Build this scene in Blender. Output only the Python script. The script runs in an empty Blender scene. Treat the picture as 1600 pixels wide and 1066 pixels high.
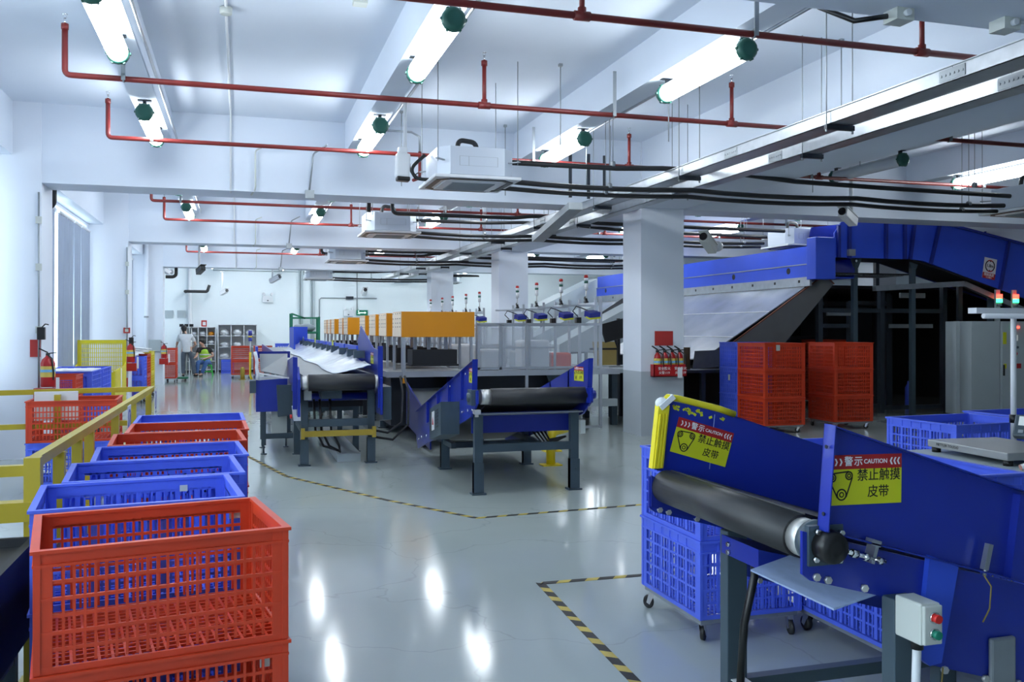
import bpy, bmesh, math, random
from mathutils import Vector, Matrix
random.seed(7)
S = bpy.context.scene
COL = S.collection
PI = math.pi
V = Vector

# ---------------------------------------------------------------- materials
def lin(c):
    c = c / 255.0
    return c / 12.92 if c <= 0.04045 else ((c + 0.055) / 1.055) ** 2.4
def rgb(r, g, b):
    return (lin(r), lin(g), lin(b), 1.0)
MATS = {}
def mat(name, col, rough=0.5, metal=0.0, var=0.0, scale=4.0, bump=0.0, emit=0.0, alpha=1.0, spec=0.5, coat=0.0, rvar=0.0, stretch=None):
    m = bpy.data.materials.new(name); m.use_nodes = True
    nt = m.node_tree; p = nt.nodes['Principled BSDF']
    p.inputs['Base Color'].default_value = col
    p.inputs['Roughness'].default_value = rough
    p.inputs['Metallic'].default_value = metal
    p.inputs['Specular IOR Level'].default_value = spec
    p.inputs['Coat Weight'].default_value = coat
    if alpha < 1: p.inputs['Alpha'].default_value = alpha
    if emit:
        p.inputs['Emission Color'].default_value = col
        p.inputs['Emission Strength'].default_value = emit
    if var or bump or rvar:
        tc = nt.nodes.new('ShaderNodeTexCoord'); nz = nt.nodes.new('ShaderNodeTexNoise')
        nz.inputs['Scale'].default_value = scale; nz.inputs['Detail'].default_value = 5
        if stretch:
            mp = nt.nodes.new('ShaderNodeMapping'); mp.inputs['Scale'].default_value = stretch
            nt.links.new(tc.outputs['Object'], mp.inputs['Vector']); nt.links.new(mp.outputs['Vector'], nz.inputs['Vector'])
        else:
            nt.links.new(tc.outputs['Object'], nz.inputs['Vector'])
        if var:
            r = nt.nodes.new('ShaderNodeValToRGB')
            r.color_ramp.elements[0].position = 0.3; r.color_ramp.elements[1].position = 0.7
            r.color_ramp.elements[0].color = tuple(x * (1 - var) for x in col[:3]) + (1,)
            r.color_ramp.elements[1].color = tuple(min(1, x * (1 + var)) for x in col[:3]) + (1,)
            nt.links.new(nz.outputs['Fac'], r.inputs['Fac']); nt.links.new(r.outputs['Color'], p.inputs['Base Color'])
        if rvar:
            mr = nt.nodes.new('ShaderNodeMapRange')
            mr.inputs['To Min'].default_value = max(0.02, rough - rvar); mr.inputs['To Max'].default_value = rough + rvar
            nt.links.new(nz.outputs['Fac'], mr.inputs['Value']); nt.links.new(mr.outputs['Result'], p.inputs['Roughness'])
        if bump:
            b = nt.nodes.new('ShaderNodeBump'); b.inputs['Strength'].default_value = bump; b.inputs['Distance'].default_value = 0.01
            nt.links.new(nz.outputs['Fac'], b.inputs['Height']); nt.links.new(b.outputs['Normal'], p.inputs['Normal'])
    MATS[name] = m
    return m
mat('white_paint', rgb(222, 228, 237), 0.7, var=0.02, scale=1.2)
mat('ceiling_paint', rgb(216, 224, 235), 0.75, var=0.025, scale=0.8)
mat('end_wall_paint', rgb(238, 246, 248), 0.7, var=0.015, scale=1.0)
mat('grey_paint', rgb(176, 184, 190), 0.6, var=0.02, scale=2)
mat('blue_paint', (0.010, 0.027, 0.31, 1), 0.32, var=0.06, scale=2, coat=0.15)
mat('bright_blue_paint', (0.03, 0.085, 0.62, 1), 0.35, var=0.05, scale=2)
mat('deep_blue_paint', (0.010, 0.022, 0.24, 1), 0.35, var=0.06, scale=2)
mat('pale_blue_steel', (0.34, 0.44, 0.66, 1), 0.4, metal=0.2, var=0.06, scale=20, stretch=(1, 1, 12))
mat('slate_paint', (0.050, 0.078, 0.100, 1), 0.4, var=0.08, scale=3)
mat('dark_steel', (0.018, 0.024, 0.034, 1), 0.45, var=0.1, scale=3)
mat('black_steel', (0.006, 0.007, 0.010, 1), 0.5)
mat('rubber', (0.020, 0.021, 0.023, 1), 0.55, var=0.12, scale=6)
mat('belt_grey', (0.20, 0.22, 0.23, 1), 0.5, var=0.06, scale=3)
mat('black_plastic', (0.008, 0.008, 0.009, 1), 0.35)
mat('black_foam', (0.010, 0.012, 0.017, 1), 0.7)
mat('galvanised', (0.46, 0.49, 0.52, 1), 0.36, metal=0.85, var=0.10, scale=9, rvar=0.1)
mat('dull_steel', (0.34, 0.37, 0.39, 1), 0.5, metal=0.6, var=0.08, scale=5)
mat('aluminium', (0.50, 0.53, 0.57, 1), 0.35, metal=0.6, var=0.03, scale=8)
mat('chrome', (0.8, 0.8, 0.8, 1), 0.15, metal=1.0)
mat('red_pipe', (0.19, 0.020, 0.017, 1), 0.4, var=0.1, scale=6)
mat('red_plastic', (0.60, 0.050, 0.014, 1), 0.42, var=0.08, scale=5)
mat('blue_plastic', (0.085, 0.15, 0.78, 1), 0.42, var=0.08, scale=5)
mat('yellow_plastic', (0.72, 0.62, 0.015, 1), 0.42, var=0.06, scale=5)
mat('yellow_paint', (0.44, 0.34, 0.02, 1), 0.4, var=0.08, scale=4)
mat('bright_yellow', (0.80, 0.62, 0.01, 1), 0.4)
mat('ochre_paint', (0.38, 0.27, 0.03, 1), 0.4, var=0.08, scale=4)
mat('orange_paint', (0.72, 0.28, 0.010, 1), 0.28, var=0.04, scale=1.5, coat=0.3)
mat('cream_panel', (0.88, 0.74, 0.54, 1), 0.5)
mat('green_cap', (0.020, 0.115, 0.085, 1), 0.4)
mat('green_mesh', (0.010, 0.16, 0.085, 1), 0.5)
mat('green_plastic', (0.03, 0.50, 0.06, 1), 0.4)
mat('lamp_glow', (0.89, 0.955, 1.0, 1), 0.5, emit=24.0)
mat('shade_shell_glow', (0.86, 0.94, 1.0, 1), 0.5, emit=2.2)  # weak glow for the added shell, so it still looks lit
mat('lamp_off', (0.65, 0.70, 0.74, 1), 0.25)
mat('fire_red', (0.42, 0.012, 0.014, 1), 0.3)
mat('label_red', (0.40, 0.012, 0.014, 1), 0.45)
mat('label_yellow', (0.62, 0.64, 0.015, 1), 0.45)
mat('label_tan', (0.70, 0.52, 0.10, 1), 0.5)
mat('label_blue', (0.18, 0.45, 0.70, 1), 0.5)
mat('ink_black', (0.008, 0.008, 0.008, 1), 0.6)
mat('ink_white', (0.82, 0.82, 0.82, 1), 0.6)
mat('white_plastic', (0.72, 0.74, 0.76, 1), 0.35)
mat('offwhite_box', (0.55, 0.58, 0.54, 1), 0.4)
mat('panel_grey', (0.28, 0.32, 0.35, 1), 0.45, var=0.02, scale=2)
mat('cabinet_grey', (0.40, 0.46, 0.48, 1), 0.45, var=0.02, scale=2)
mat('brown_board', (0.10, 0.06, 0.03, 1), 0.7, var=0.2, scale=6)
mat('ochre_board', (0.30, 0.22, 0.06, 1), 0.7, var=0.12, scale=4)
mat('rust_edge', (0.16, 0.05, 0.025, 1), 0.6)
mat('grey_cloth', (0.10, 0.105, 0.12, 1), 0.85, var=0.1, scale=12, bump=0.2)
mat('white_film', (0.62, 0.67, 0.74, 1), 0.22, var=0.12, scale=2.2, bump=0.5)
mat('parcel_white', (0.70, 0.72, 0.74, 1), 0.5, var=0.06, scale=8, bump=0.3)
mat('blind_fabric', (0.30, 0.36, 0.46, 1), 0.8, var=0.05, scale=2)
mat('skin', (0.52, 0.30, 0.21, 1), 0.5)
mat('hair_black', (0.010, 0.009, 0.009, 1), 0.5)
mat('shirt_white', (0.66, 0.69, 0.71, 1), 0.85, var=0.05, scale=10)
mat('shirt_black', (0.012, 0.012, 0.014, 1), 0.85)
mat('denim_grey', (0.085, 0.105, 0.135, 1), 0.85, var=0.1, scale=12)
mat('denim_blue', (0.06, 0.14, 0.34, 1), 0.85, var=0.1, scale=12)
mat('vest_lime', (0.42, 0.72, 0.06, 1), 0.6)
mat('reflective', (0.70, 0.72, 0.72, 1), 0.35)
mat('led_red', (1.0, 0.05, 0.03, 1), 0.4, emit=5.0)
mat('led_green', (0.05, 1.0, 0.35, 1), 0.4, emit=3.0)
mat('exit_green', (0.01, 0.16, 0.09, 1), 0.4, emit=0.15)
mat('screen_light', (0.55, 0.60, 0.60, 1), 0.3, emit=0.3)
mat('stack_red', (0.5, 0.02, 0.02, 1), 0.3)
mat('button_red', (0.65, 0.02, 0.015, 1), 0.3)
mat('button_green', (0.01, 0.22, 0.14, 1), 0.3)
mat('label_navy', (0.05, 0.06, 0.35, 1), 0.5)
mat('bright_yellow_pad', (0.78, 0.66, 0.02, 1), 0.6)
mat('rubber_roller', (0.022, 0.023, 0.025, 1), 0.45, var=0.10, scale=7)
mat('chrome_dull', (0.62, 0.62, 0.60, 1), 0.4, metal=0.7)
mat('panel_dark', (0.12, 0.125, 0.125, 1), 0.55, var=0.08, scale=3)
mat('slate_dark', (0.028, 0.040, 0.055, 1), 0.45, var=0.08, scale=3)
mat('scale_steel', (0.42, 0.43, 0.42, 1), 0.4, metal=0.5, var=0.04, scale=4)
mat('clear_red', (0.55, 0.25, 0.2, 1), 0.2)
mat('placard_red', (0.45, 0.035, 0.03, 1), 0.5)
mat('exit_white', (0.8, 1.0, 0.9, 1), 0.4, emit=0.6)
mat('slide_film', (0.28, 0.31, 0.36, 1), 0.25, var=0.25, scale=1.3, bump=0.6)
mat('sheet_white', (0.78, 0.79, 0.80, 1), 0.6)
def acrylic():
    m = bpy.data.materials.new('acrylic'); m.use_nodes = True
    nt = m.node_tree; nt.nodes.remove(nt.nodes['Principled BSDF'])
    o = nt.nodes['Material Output']
    mx = nt.nodes.new('ShaderNodeMixShader'); tr = nt.nodes.new('ShaderNodeBsdfTransparent'); gl = nt.nodes.new('ShaderNodeBsdfPrincipled')
    gl.inputs['Base Color'].default_value = (0.62, 0.68, 0.76, 1); gl.inputs['Roughness'].default_value = 0.12
    mx.inputs[0].default_value = 0.16
    nt.links.new(tr.outputs[0], mx.inputs[1]); nt.links.new(gl.outputs[0], mx.inputs[2]); nt.links.new(mx.outputs[0], o.inputs[0])
    MATS['acrylic'] = m
acrylic()
def floor_mat():
    m = bpy.data.materials.new('epoxy_floor'); m.use_nodes = True
    nt = m.node_tree; p = nt.nodes['Principled BSDF']; L = nt.links.new
    tc = nt.nodes.new('ShaderNodeTexCoord')
    n1 = nt.nodes.new('ShaderNodeTexNoise'); n1.inputs['Scale'].default_value = 0.35; n1.inputs['Detail'].default_value = 6
    n2 = nt.nodes.new('ShaderNodeTexNoise'); n2.inputs['Scale'].default_value = 7.0; n2.inputs['Detail'].default_value = 8
    r = nt.nodes.new('ShaderNodeValToRGB')
    r.color_ramp.elements[0].position = 0.3; r.color_ramp.elements[0].color = (0.37, 0.42, 0.405, 1)
    r.color_ramp.elements[1].position = 0.72; r.color_ramp.elements[1].color = (0.46, 0.51, 0.495, 1)
    L(tc.outputs['Object'], n1.inputs['Vector']); L(tc.outputs['Object'], n2.inputs['Vector'])
    L(n1.outputs['Fac'], r.inputs['Fac'])
    mr = nt.nodes.new('ShaderNodeMapRange'); mr.inputs['To Min'].default_value = 0.07; mr.inputs['To Max'].default_value = 0.16
    L(n2.outputs['Fac'], mr.inputs['Value']); L(mr.outputs['Result'], p.inputs['Roughness'])
    wv = nt.nodes.new('ShaderNodeTexVoronoi'); wv.feature = 'DISTANCE_TO_EDGE'; wv.inputs['Scale'].default_value = 0.55
    dn = nt.nodes.new('ShaderNodeTexNoise'); dn.inputs['Scale'].default_value = 1.3; dn.inputs['Detail'].default_value = 4
    add = nt.nodes.new('ShaderNodeMixRGB'); add.blend_type = 'ADD'; add.inputs[0].default_value = 0.9
    L(tc.outputs['Object'], dn.inputs['Vector']); L(tc.outputs['Object'], add.inputs[1]); L(dn.outputs['Color'], add.inputs[2]); L(add.outputs[0], wv.inputs['Vector'])
    cr = nt.nodes.new('ShaderNodeMapRange'); cr.inputs['From Max'].default_value = 0.006; cr.inputs['To Min'].default_value = 0.86
    L(wv.outputs['Distance'], cr.inputs['Value'])
    mu = nt.nodes.new('ShaderNodeMixRGB'); mu.blend_type = 'MULTIPLY'; mu.inputs[0].default_value = 1
    L(r.outputs['Color'], mu.inputs[1]); L(cr.outputs['Result'], mu.inputs[2]); L(mu.outputs[0], p.inputs['Base Color'])
    p.inputs['Specular IOR Level'].default_value = 0.5
    bp = nt.nodes.new('ShaderNodeBump'); bp.inputs['Strength'].default_value = 0.006; bp.inputs['Distance'].default_value = 0.01
    n3 = nt.nodes.new('ShaderNodeTexNoise'); n3.inputs['Scale'].default_value = 3.0
    L(tc.outputs['Object'], n3.inputs['Vector']); L(n3.outputs['Fac'], bp.inputs['Height']); L(bp.outputs['Normal'], p.inputs['Normal'])
    MATS['epoxy_floor'] = m
floor_mat()

# ---------------------------------------------------------------- object helpers
def root_loc(o):
    while o.parent: o = o.parent
    return o
def tag(o, label=None, cat=None, group=None, kind=None):
    if label: o['label'] = label
    if cat: o['category'] = cat
    if group: o['group'] = group
    if kind: o['kind'] = kind
    return o
def thing(name, label, cat, loc=(0, 0, 0), rz=0.0, group=None):
    o = bpy.data.objects.new(name, None); COL.objects.link(o)
    o.empty_display_size = 0.1
    o.location = loc; o.rotation_euler = (0, 0, rz)
    return tag(o, label, cat, group)

class MB:
    """collects shapes; build() links them as one mesh object"""
    def __init__(self): self.bm = bmesh.new(); self.mi = 0
    def _tagf(self, faces, smooth=False):
        for f in faces:
            f.material_index = self.mi; f.smooth = smooth
    def poly(self, pts):
        vs = [self.bm.verts.new(p) for p in pts]
        f = self.bm.faces.new(vs); self._tagf([f]); return self
    def box(self, x0, x1, y0, y1, z0, z1):
        if x0 > x1: x0, x1 = x1, x0
        if y0 > y1: y0, y1 = y1, y0
        if z0 > z1: z0, z1 = z1, z0
        v = [self.bm.verts.new(p) for p in ((x0,y0,z0),(x1,y0,z0),(x1,y1,z0),(x0,y1,z0),(x0,y0,z1),(x1,y0,z1),(x1,y1,z1),(x0,y1,z1))]
        fs = [self.bm.faces.new([v[i] for i in q]) for q in ((3,2,1,0),(4,5,6,7),(0,1,5,4),(1,2,6,5),(2,3,7,6),(3,0,4,7))]
        self._tagf(fs); return self
    def obox(self, c, size, M=None):
        """box centred at c, turned by matrix M"""
        hx, hy, hz = (s / 2 for s in size); M = M or Matrix.Identity(3); c = V(c)
        pts = [c + M @ V(p) for p in ((-hx,-hy,-hz),(hx,-hy,-hz),(hx,hy,-hz),(-hx,hy,-hz),(-hx,-hy,hz),(hx,-hy,hz),(hx,hy,hz),(-hx,hy,hz))]
        v = [self.bm.verts.new(p) for p in pts]
        fs = [self.bm.faces.new([v[i] for i in q]) for q in ((3,2,1,0),(4,5,6,7),(0,1,5,4),(1,2,6,5),(2,3,7,6),(3,0,4,7))]
        self._tagf(fs); return self
    def bar(self, a, b, w, h, up=(0, 0, 1)):
        """square bar from a to b; w sideways, h along up"""
        a = V(a); b = V(b); d = (b - a); l = d.length; d = d / l; u = V(up)
        if abs(d.dot(u)) > 0.98: u = V((0, 1, 0))
        s = d.cross(u).normalized(); u = s.cross(d).normalized()
        M = Matrix((d, s, u)).transposed()
        return self.obox((a + b) / 2, (l, w, h), M)
    def cyl(self, a, b, r, n=16, r2=None, cap=True, smooth=True):
        a = V(a); b = V(b); r2 = r if r2 is None else r2
        d = (b - a).normalized(); u = V((0, 0, 1)) if abs(d.z) < 0.95 else V((1, 0, 0))
        s = d.cross(u).normalized(); u = s.cross(d)
        A = []; B = []
        for i in range(n):
            t = 2 * PI * i / n; q = s * math.cos(t) + u * math.sin(t)
            A.append(self.bm.verts.new(a + q * r)); B.append(self.bm.verts.new(b + q * r2))
        fs = [self.bm.faces.new((A[i], A[(i+1) % n], B[(i+1) % n], B[i])) for i in range(n)]
        self._tagf(fs, smooth)
        if cap: self._tagf([self.bm.faces.new(A[::-1]), self.bm.faces.new(B)])
        return self
    def lathe(self, c, prof, axis=(0, 0, 1), n=20):
        """prof: list of (r, t) along axis from c"""
        c = V(c); d = V(axis).normalized(); u = V((0, 0, 1)) if abs(d.z) < 0.95 else V((1, 0, 0))
        s = d.cross(u).normalized(); u = s.cross(d); rings = []
        for r, t in prof:
            r = max(r, 0.0004)
            rings.append([self.bm.verts.new(c + d * t + (s * math.cos(2*PI*i/n) + u * math.sin(2*PI*i/n)) * r) for i in range(n)])
        for A, B in zip(rings, rings[1:]):
            self._tagf([self.bm.faces.new((A[i], A[(i+1) % n], B[(i+1) % n], B[i])) for i in range(n)], True)
        self._tagf([self.bm.faces.new(rings[0][::-1]), self.bm.faces.new(rings[-1])])
        return self
    def tube(self, path, r, n=10, fillet=0.0, seg=5):
        """round pipe along a path, corners rounded by fillet"""
        P = [V(p) for p in path]
        if fillet:
            Q = [P[0]]
            for i in range(1, len(P) - 1):
                a, b, c2 = P[i-1], P[i], P[i+1]
                f = min(fillet, (a-b).length * .49, (c2-b).length * .49)
                p0 = b + (a-b).normalized() * f; p1 = b + (c2-b).normalized() * f
                for k in range(seg + 1):
                    t = k / seg; Q.append(p0 * (1-t)**2 + b * 2*t*(1-t) + p1 * t*t)
            Q.append(P[-1]); P = Q
        rings = []; u = None
        for i, p in enumerate(P):
            d = (P[min(i+1, len(P)-1)] - P[max(i-1, 0)]).normalized()
            if u is None:
                u = V((0, 0, 1)) if abs(d.z) < 0.9 else V((1, 0, 0))
            u = (u - d * u.dot(d)).normalized(); s = d.cross(u)
            rings.append([self.bm.verts.new(p + (s * math.cos(2*PI*k/n) + u * math.sin(2*PI*k/n)) * r) for k in range(n)])
        for A, B in zip(rings, rings[1:]):
            self._tagf([self.bm.faces.new((A[k], A[(k+1) % n], B[(k+1) % n], B[k])) for k in range(n)], True)
        self._tagf([self.bm.faces.new(rings[0][::-1]), self.bm.faces.new(rings[-1])])
        return self
    def prism(self, pts, off):
        """polygon pts (3D, planar) pushed by vector off"""
        off = V(off); A = [self.bm.verts.new(p) for p in pts]; B = [self.bm.verts.new(V(p) + off) for p in pts]; n = len(A)
        fs = [self.bm.faces.new(A[::-1]), self.bm.faces.new(B)] + [self.bm.faces.new((A[i], A[(i+1) % n], B[(i+1) % n], B[i])) for i in range(n)]
        self._tagf(fs); return self
    def ball(self, c, r, sc=(1, 1, 1), seg=14, rings=9):
        M = Matrix.Translation(c) @ Matrix.Diagonal((r*sc[0], r*sc[1], r*sc[2], 1))
        ret = bmesh.ops.create_uvsphere(self.bm, u_segments=seg, v_segments=rings, radius=1, matrix=M)
        fs = {f for v in ret['verts'] for f in v.link_faces}; self._tagf(fs, True); return self
    def slot(self, k): self.mi = k; return self
    def mesh(self, name, m, bevel=0):
        bmesh.ops.recalc_face_normals(self.bm, faces=self.bm.faces[:])
        me = bpy.data.meshes.new(name); self.bm.to_mesh(me); self.bm.free()
        for x in (m if isinstance(m, (list, tuple)) else [m]): me.materials.append(MATS[x])
        return me
    def build(self, name, m, parent=None, world=False, bevel=0.0, label=None, kind=None):
        me = self.mesh(name, m)
        o = bpy.data.objects.new(name, me); COL.objects.link(o)
        if parent:
            o.parent = parent
            if world:
                r = root_loc(parent)
                M = (Matrix.Translation(r.location) @ r.rotation_euler.to_matrix().to_4x4()).inverted()
                me.transform(M)
        if bevel:
            b = o.modifiers.new('bevel', 'BEVEL'); b.width = bevel; b.segments = 2; b.limit_method = 'ANGLE'; b.angle_limit = 0.9
        if label: o['label'] = label
        if kind: o['kind'] = kind
        return o
def struct(name, mb, m, parent=None):
    o = mb.build(name, m, parent)
    if not parent: o['kind'] = 'structure'
    return o
def single(name, mb, m, label, cat, group=None, bevel=0.0, origin=None):
    """a thing that is one mesh; its origin goes to its base"""
    o = mb.build(name, m, bevel=bevel)
    if origin is None:
        bb = [V(v.co) for v in o.data.vertices]
        lo = V([min(v[i] for v in bb) for i in range(3)]); hi = V([max(v[i] for v in bb) for i in range(3)])
        origin = V(((lo.x+hi.x)/2, (lo.y+hi.y)/2, lo.z))
    o.data.transform(Matrix.Translation(-V(origin))); o.location = origin
    return tag(o, label, cat, group)
def dup(root, loc, rz=None, label=None, group=None, name=None):
    r = root.copy(); COL.objects.link(r); r.location = loc
    if rz is not None: r.rotation_euler = (0, 0, rz)
    if label: r['label'] = label
    if group: r['group'] = group
    for ch in list(root.children):
        c = ch.copy(); COL.objects.link(c); c.parent = r
        for g in ch.children:
            d = g.copy(); COL.objects.link(d); d.parent = c
    return r
def text_into(mb, txt, size, M, depth=0.0006, bold=0.0, align='CENTER'):
    """letters as thin solid shapes added to the mesh builder; M maps the text plane (x right, y up) into place"""
    cu = bpy.data.curves.new('t', 'FONT'); cu.body = txt; cu.size = size; cu.extrude = depth; cu.offset = bold
    cu.align_x = align; cu.align_y = 'CENTER'; cu.resolution_u = 3
    ob = bpy.data.objects.new('t', cu); COL.objects.link(ob)
    dg = bpy.context.evaluated_depsgraph_get(); me = bpy.data.meshes.new_from_object(ob.evaluated_get(dg))
    me.transform(M); n0 = len(mb.bm.faces); mb.bm.from_mesh(me); mb.bm.faces.ensure_lookup_table()
    for f in mb.bm.faces[n0:]: f.material_index = mb.mi; f.smooth = False
    bpy.data.objects.remove(ob); bpy.data.curves.remove(cu); bpy.data.meshes.remove(me)
    return mb
def plane_frame(o, xdir, ydir):
    x = V(xdir).normalized(); y = V(ydir).normalized(); z = x.cross(y).normalized()
    M = Matrix((x, y, z)).transposed().to_4x4(); M.translation = V(o); return M
def glass_mat(name, fac, col):
    m = bpy.data.materials.new(name); m.use_nodes = True
    nt = m.node_tree; nt.nodes.remove(nt.nodes['Principled BSDF']); o = nt.nodes['Material Output']
    mx = nt.nodes.new('ShaderNodeMixShader'); tr = nt.nodes.new('ShaderNodeBsdfTransparent'); gl = nt.nodes.new('ShaderNodeBsdfGlossy')
    tr.inputs[0].default_value = col; gl.inputs['Roughness'].default_value = 0.05; mx.inputs[0].default_value = fac
    nt.links.new(tr.outputs[0], mx.inputs[1]); nt.links.new(gl.outputs[0], mx.inputs[2]); nt.links.new(mx.outputs[0], o.inputs[0])
    MATS[name] = m
glass_mat('pane_glass', 0.08, (0.92, 0.96, 0.97, 1))
# ================================================================ the room
ZC, ZB = 4.55, 3.53            # slab and underside of the main beams
XL, XR, YB, YF = -3.05, 22.6, -5.0, 37.0
struct('floor', MB().box(XL - .3, XR + .3, YB - .3, YF + .3, -0.2, 0), 'epoxy_floor')
struct('ceiling', MB().box(XL - .3, XR + .3, YB - .3, YF + .3, ZC, ZC + .2), 'ceiling_paint')
struct('wall_back', MB().box(XL - .3, XR + .3, YF, YF + .3, 0, ZC), 'end_wall_paint')
struct('wall_front', MB().box(XL - .3, XR + .3, YB - .3, YB, 0, ZC), 'white_paint')
struct('wall_right', MB().box(XR, XR + .3, YB, YF, 0, ZC), 'white_paint')
# left wall with one wide opening per bay
BAYS = [(-2.4, 3.7), (4.9, 12.6), (13.7, 20.5), (21.7, 28.4), (29.7, 36.3)]
w = MB(); sill, head = 0.9, 3.80
yy = YB
for a, b in BAYS:
    w.box(XL - .25, XL, yy, a, 0, ZC); w.box(XL - .25, XL, a, b, 0, sill); w.box(XL - .25, XL, a, b, head, ZC); yy = b
w.box(XL - .25, XL, yy, YF, 0, ZC)
struct('wall_left', w, 'white_paint')
for i, (a, b) in enumerate(BAYS):
    f = MB()
    n = 4
    for k in range(n + 1):
        y = a + (b - a) * k / n
        f.box(XL - .16, XL - .10, max(a, y - .03), min(b, y + .03), sill, head)
    f.box(XL - .16, XL - .10, a, b, sill, sill + .06).box(XL - .16, XL - .10, a, b, head - .06, head)
    o = struct('window_%d' % (i + 1), f, 'aluminium')
    g = MB().box(XL - .135, XL - .127, a, b, sill, head).build('pane', 'pane_glass' if 'pane_glass' in MATS else 'acrylic', o)
# columns
def column(x0, x1, y0, y1, dado=True):
    c = MB().box(x0, x1, y0, y1, 1.0 if dado else 0, ZC)
    if dado: c.slot(1).box(x0, x1, y0, y1, 0, 1.0)
    o = struct('column', c, ['white_paint', 'grey_paint'])
    return o
for y, x1 in ((3.9, -2.45), (12.8, -2.43), (20.8, -2.28), (28.8, -2.2)):
    column(XL + .001, x1, y, y + .7, False)
for y in (-3.2, 3.9, 12.8, 20.8, 28.8):
    if y > 5: column(5.93, 6.66, y, y + .68)
    column(16.6, 17.3, y, y + .68)
# main beams across the hall and along the column rows
for y in (-3.2, 3.9, 12.8, 20.8, 28.8):
    struct('ceiling_beam', MB().box(XL, XR, y + .02, y + .66, ZB, ZC), 'ceiling_paint')
struct('ceiling_beam', MB().box(XL, XR, YF - .25, YF, 4.1, ZC), 'ceiling_paint')
segs = [(-2.54, 3.92), (4.56, 12.82), (13.46, 20.82), (21.46, 28.82), (29.46, YF - .25)]
for a, b in segs:
    struct('ceiling_beam', MB().box(5.95, 6.64, a, b, ZB + .002, ZC), 'ceiling_paint')
    struct('ceiling_beam', MB().box(16.62, 17.28, a, b, ZB + .002, ZC), 'ceiling_paint')
    struct('ceiling_beam', MB().box(XL, -2.76, a, b, 3.87, ZC), 'ceiling_paint')
    struct('ceiling_beam', MB().box(-1.14, -0.87, a, b, 4.165, ZC), 'ceiling_paint')
    for x in (1.54, 4.02, 8.72, 11.0, 13.6, 19.6):
        struct('ceiling_beam', MB().box(x - .13, x + .13, a, b, 4.12, ZC), 'ceiling_paint')
# hanging blinds in the window bays: (y0, y1, skew at the foot)
BL = [(2, 13.72, 14.95, 0), (2, 15.05, 16.75, .12), (2, 17.10, 18.55, -.10), (2, 18.62, 19.35, 0), (2, 19.42, 20.45, .04),
      (3, 21.8, 24.6, 0), (3, 25.0, 28.3, 0), (1, 5.8, 7.6, 0), (1, 8.6, 10.0, .05), (1, 10.05, 12.5, 0),
      (4, 29.8, 33.0, 0), (4, 33.1, 36.2, 0)]
names = ['fabric blind nearest the camera in the window behind the yellow cages', 'second blind in that window, its foot pulled aside',
         'third blind, beyond the bright gap of the window', 'narrow blind near the far end of the window', 'last blind, against the pillar with the yellow cages',
         'blind beside the second pillar on the window wall', 'blind nearer the back wall in the farther window', 'blind in the window beside the camera, left of a gap',
         'middle blind in the window left of the crate row', 'blind next to the nearest wall pillar', 'blind in the window by the standing person', 'blind at the back corner of the hall']
for (bay, a, b, sk), nm in zip(BL, names):
    x = XL + .06; m = MB(); n = 26; A = []
    for k in range(n + 1):
        t = k / n; xx = x + .012 * math.sin(t * 40)
        A.append((xx, a + (b - a) * t, 3.66, xx + .01 * math.sin(t * 17), a + (b - a) * (t * .96 + .02) + sk * (1 - t), .55))
    bm = m.bm
    top = [[bm.verts.new((q[0] + d, q[1], q[2])) for q in A] for d in (0, .006)]
    bot = [[bm.verts.new((q[3] + d, q[4], q[5])) for q in A] for d in (0, .006)]
    for j in range(2):
        for k in range(n): bm.faces.new((top[j][k], top[j][k+1], bot[j][k+1], bot[j][k]))
    for k in range(n):
        bm.faces.new((top[0][k], top[0][k+1], top[1][k+1], top[1][k])); bm.faces.new((bot[0][k], bot[0][k+1], bot[1][k+1], bot[1][k]))
    for k in (0, n): bm.faces.new((top[0][k], top[1][k], bot[1][k], bot[0][k]))
    t = thing('window_blind', 'grey ' + nm, 'blind', (x, (a + b) / 2, .55))
    m.build('fabric', 'blind_fabric', t, world=True)
    MB().cyl((x + .003, a, 3.68), (x + .003, b, 3.68), .03, 12).build('roller_tube', 'white_plastic', t, world=True)
# floor marking tape, black and yellow
def tape(name, pts, label, w=.05, L=.11):
    m = MB(); k = 0
    for (p, q) in zip(pts, pts[1:]):
        p = V((p[0], p[1], 0)); q = V((q[0], q[1], 0)); d = (q - p); l = d.length; d /= l; s = V((-d.y, d.x, 0)) * w / 2; t = 0.0; sh = d * .02
        while t < l:
            e = min(l, t + L * (1 if k % 2 else .8)); a = p + d * t; b = p + d * e; z = V((0, 0, .0025))
            m.mi = k % 2
            m.prism([a - s + z - sh, b - s + z - sh, b + s + z + sh, a + s + z + sh], (0, 0, -.002)); k += 1; t = e
    return single(name, m, ['ochre_paint_tape', 'ink_black'], label, 'tape')
mat('ochre_paint_tape', (0.48, 0.36, 0.05, 1), 0.45, var=0.2, scale=8)
tape('floor_tape', [(-.02, 13.6), (0.08, 12.33), (0.5, 10.45), (1.34, 8.75), (1.98, 7.66), (3.62, 7.8), (4.4, 7.85)], 'long black and yellow floor tape bending in front of the two conveyor ends')
tape('floor_tape', [(3.0, 5.56), (2.58, 5.56), (1.87, 5.57), (1.82, 4.8), (1.72, 2.9)], 'black and yellow floor tape corner around the nearest conveyor and its blue crates', .055, .11)
def topz(x, y):
    for b in (-3.2, 3.9, 12.8, 20.8, 28.8):
        if b < y < b + .68: return ZB - .004
    for a, b in ((5.93, 6.66), (16.6, 17.3)):
        if a < x < b: return ZB - .004
    return ZC - .004
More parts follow.
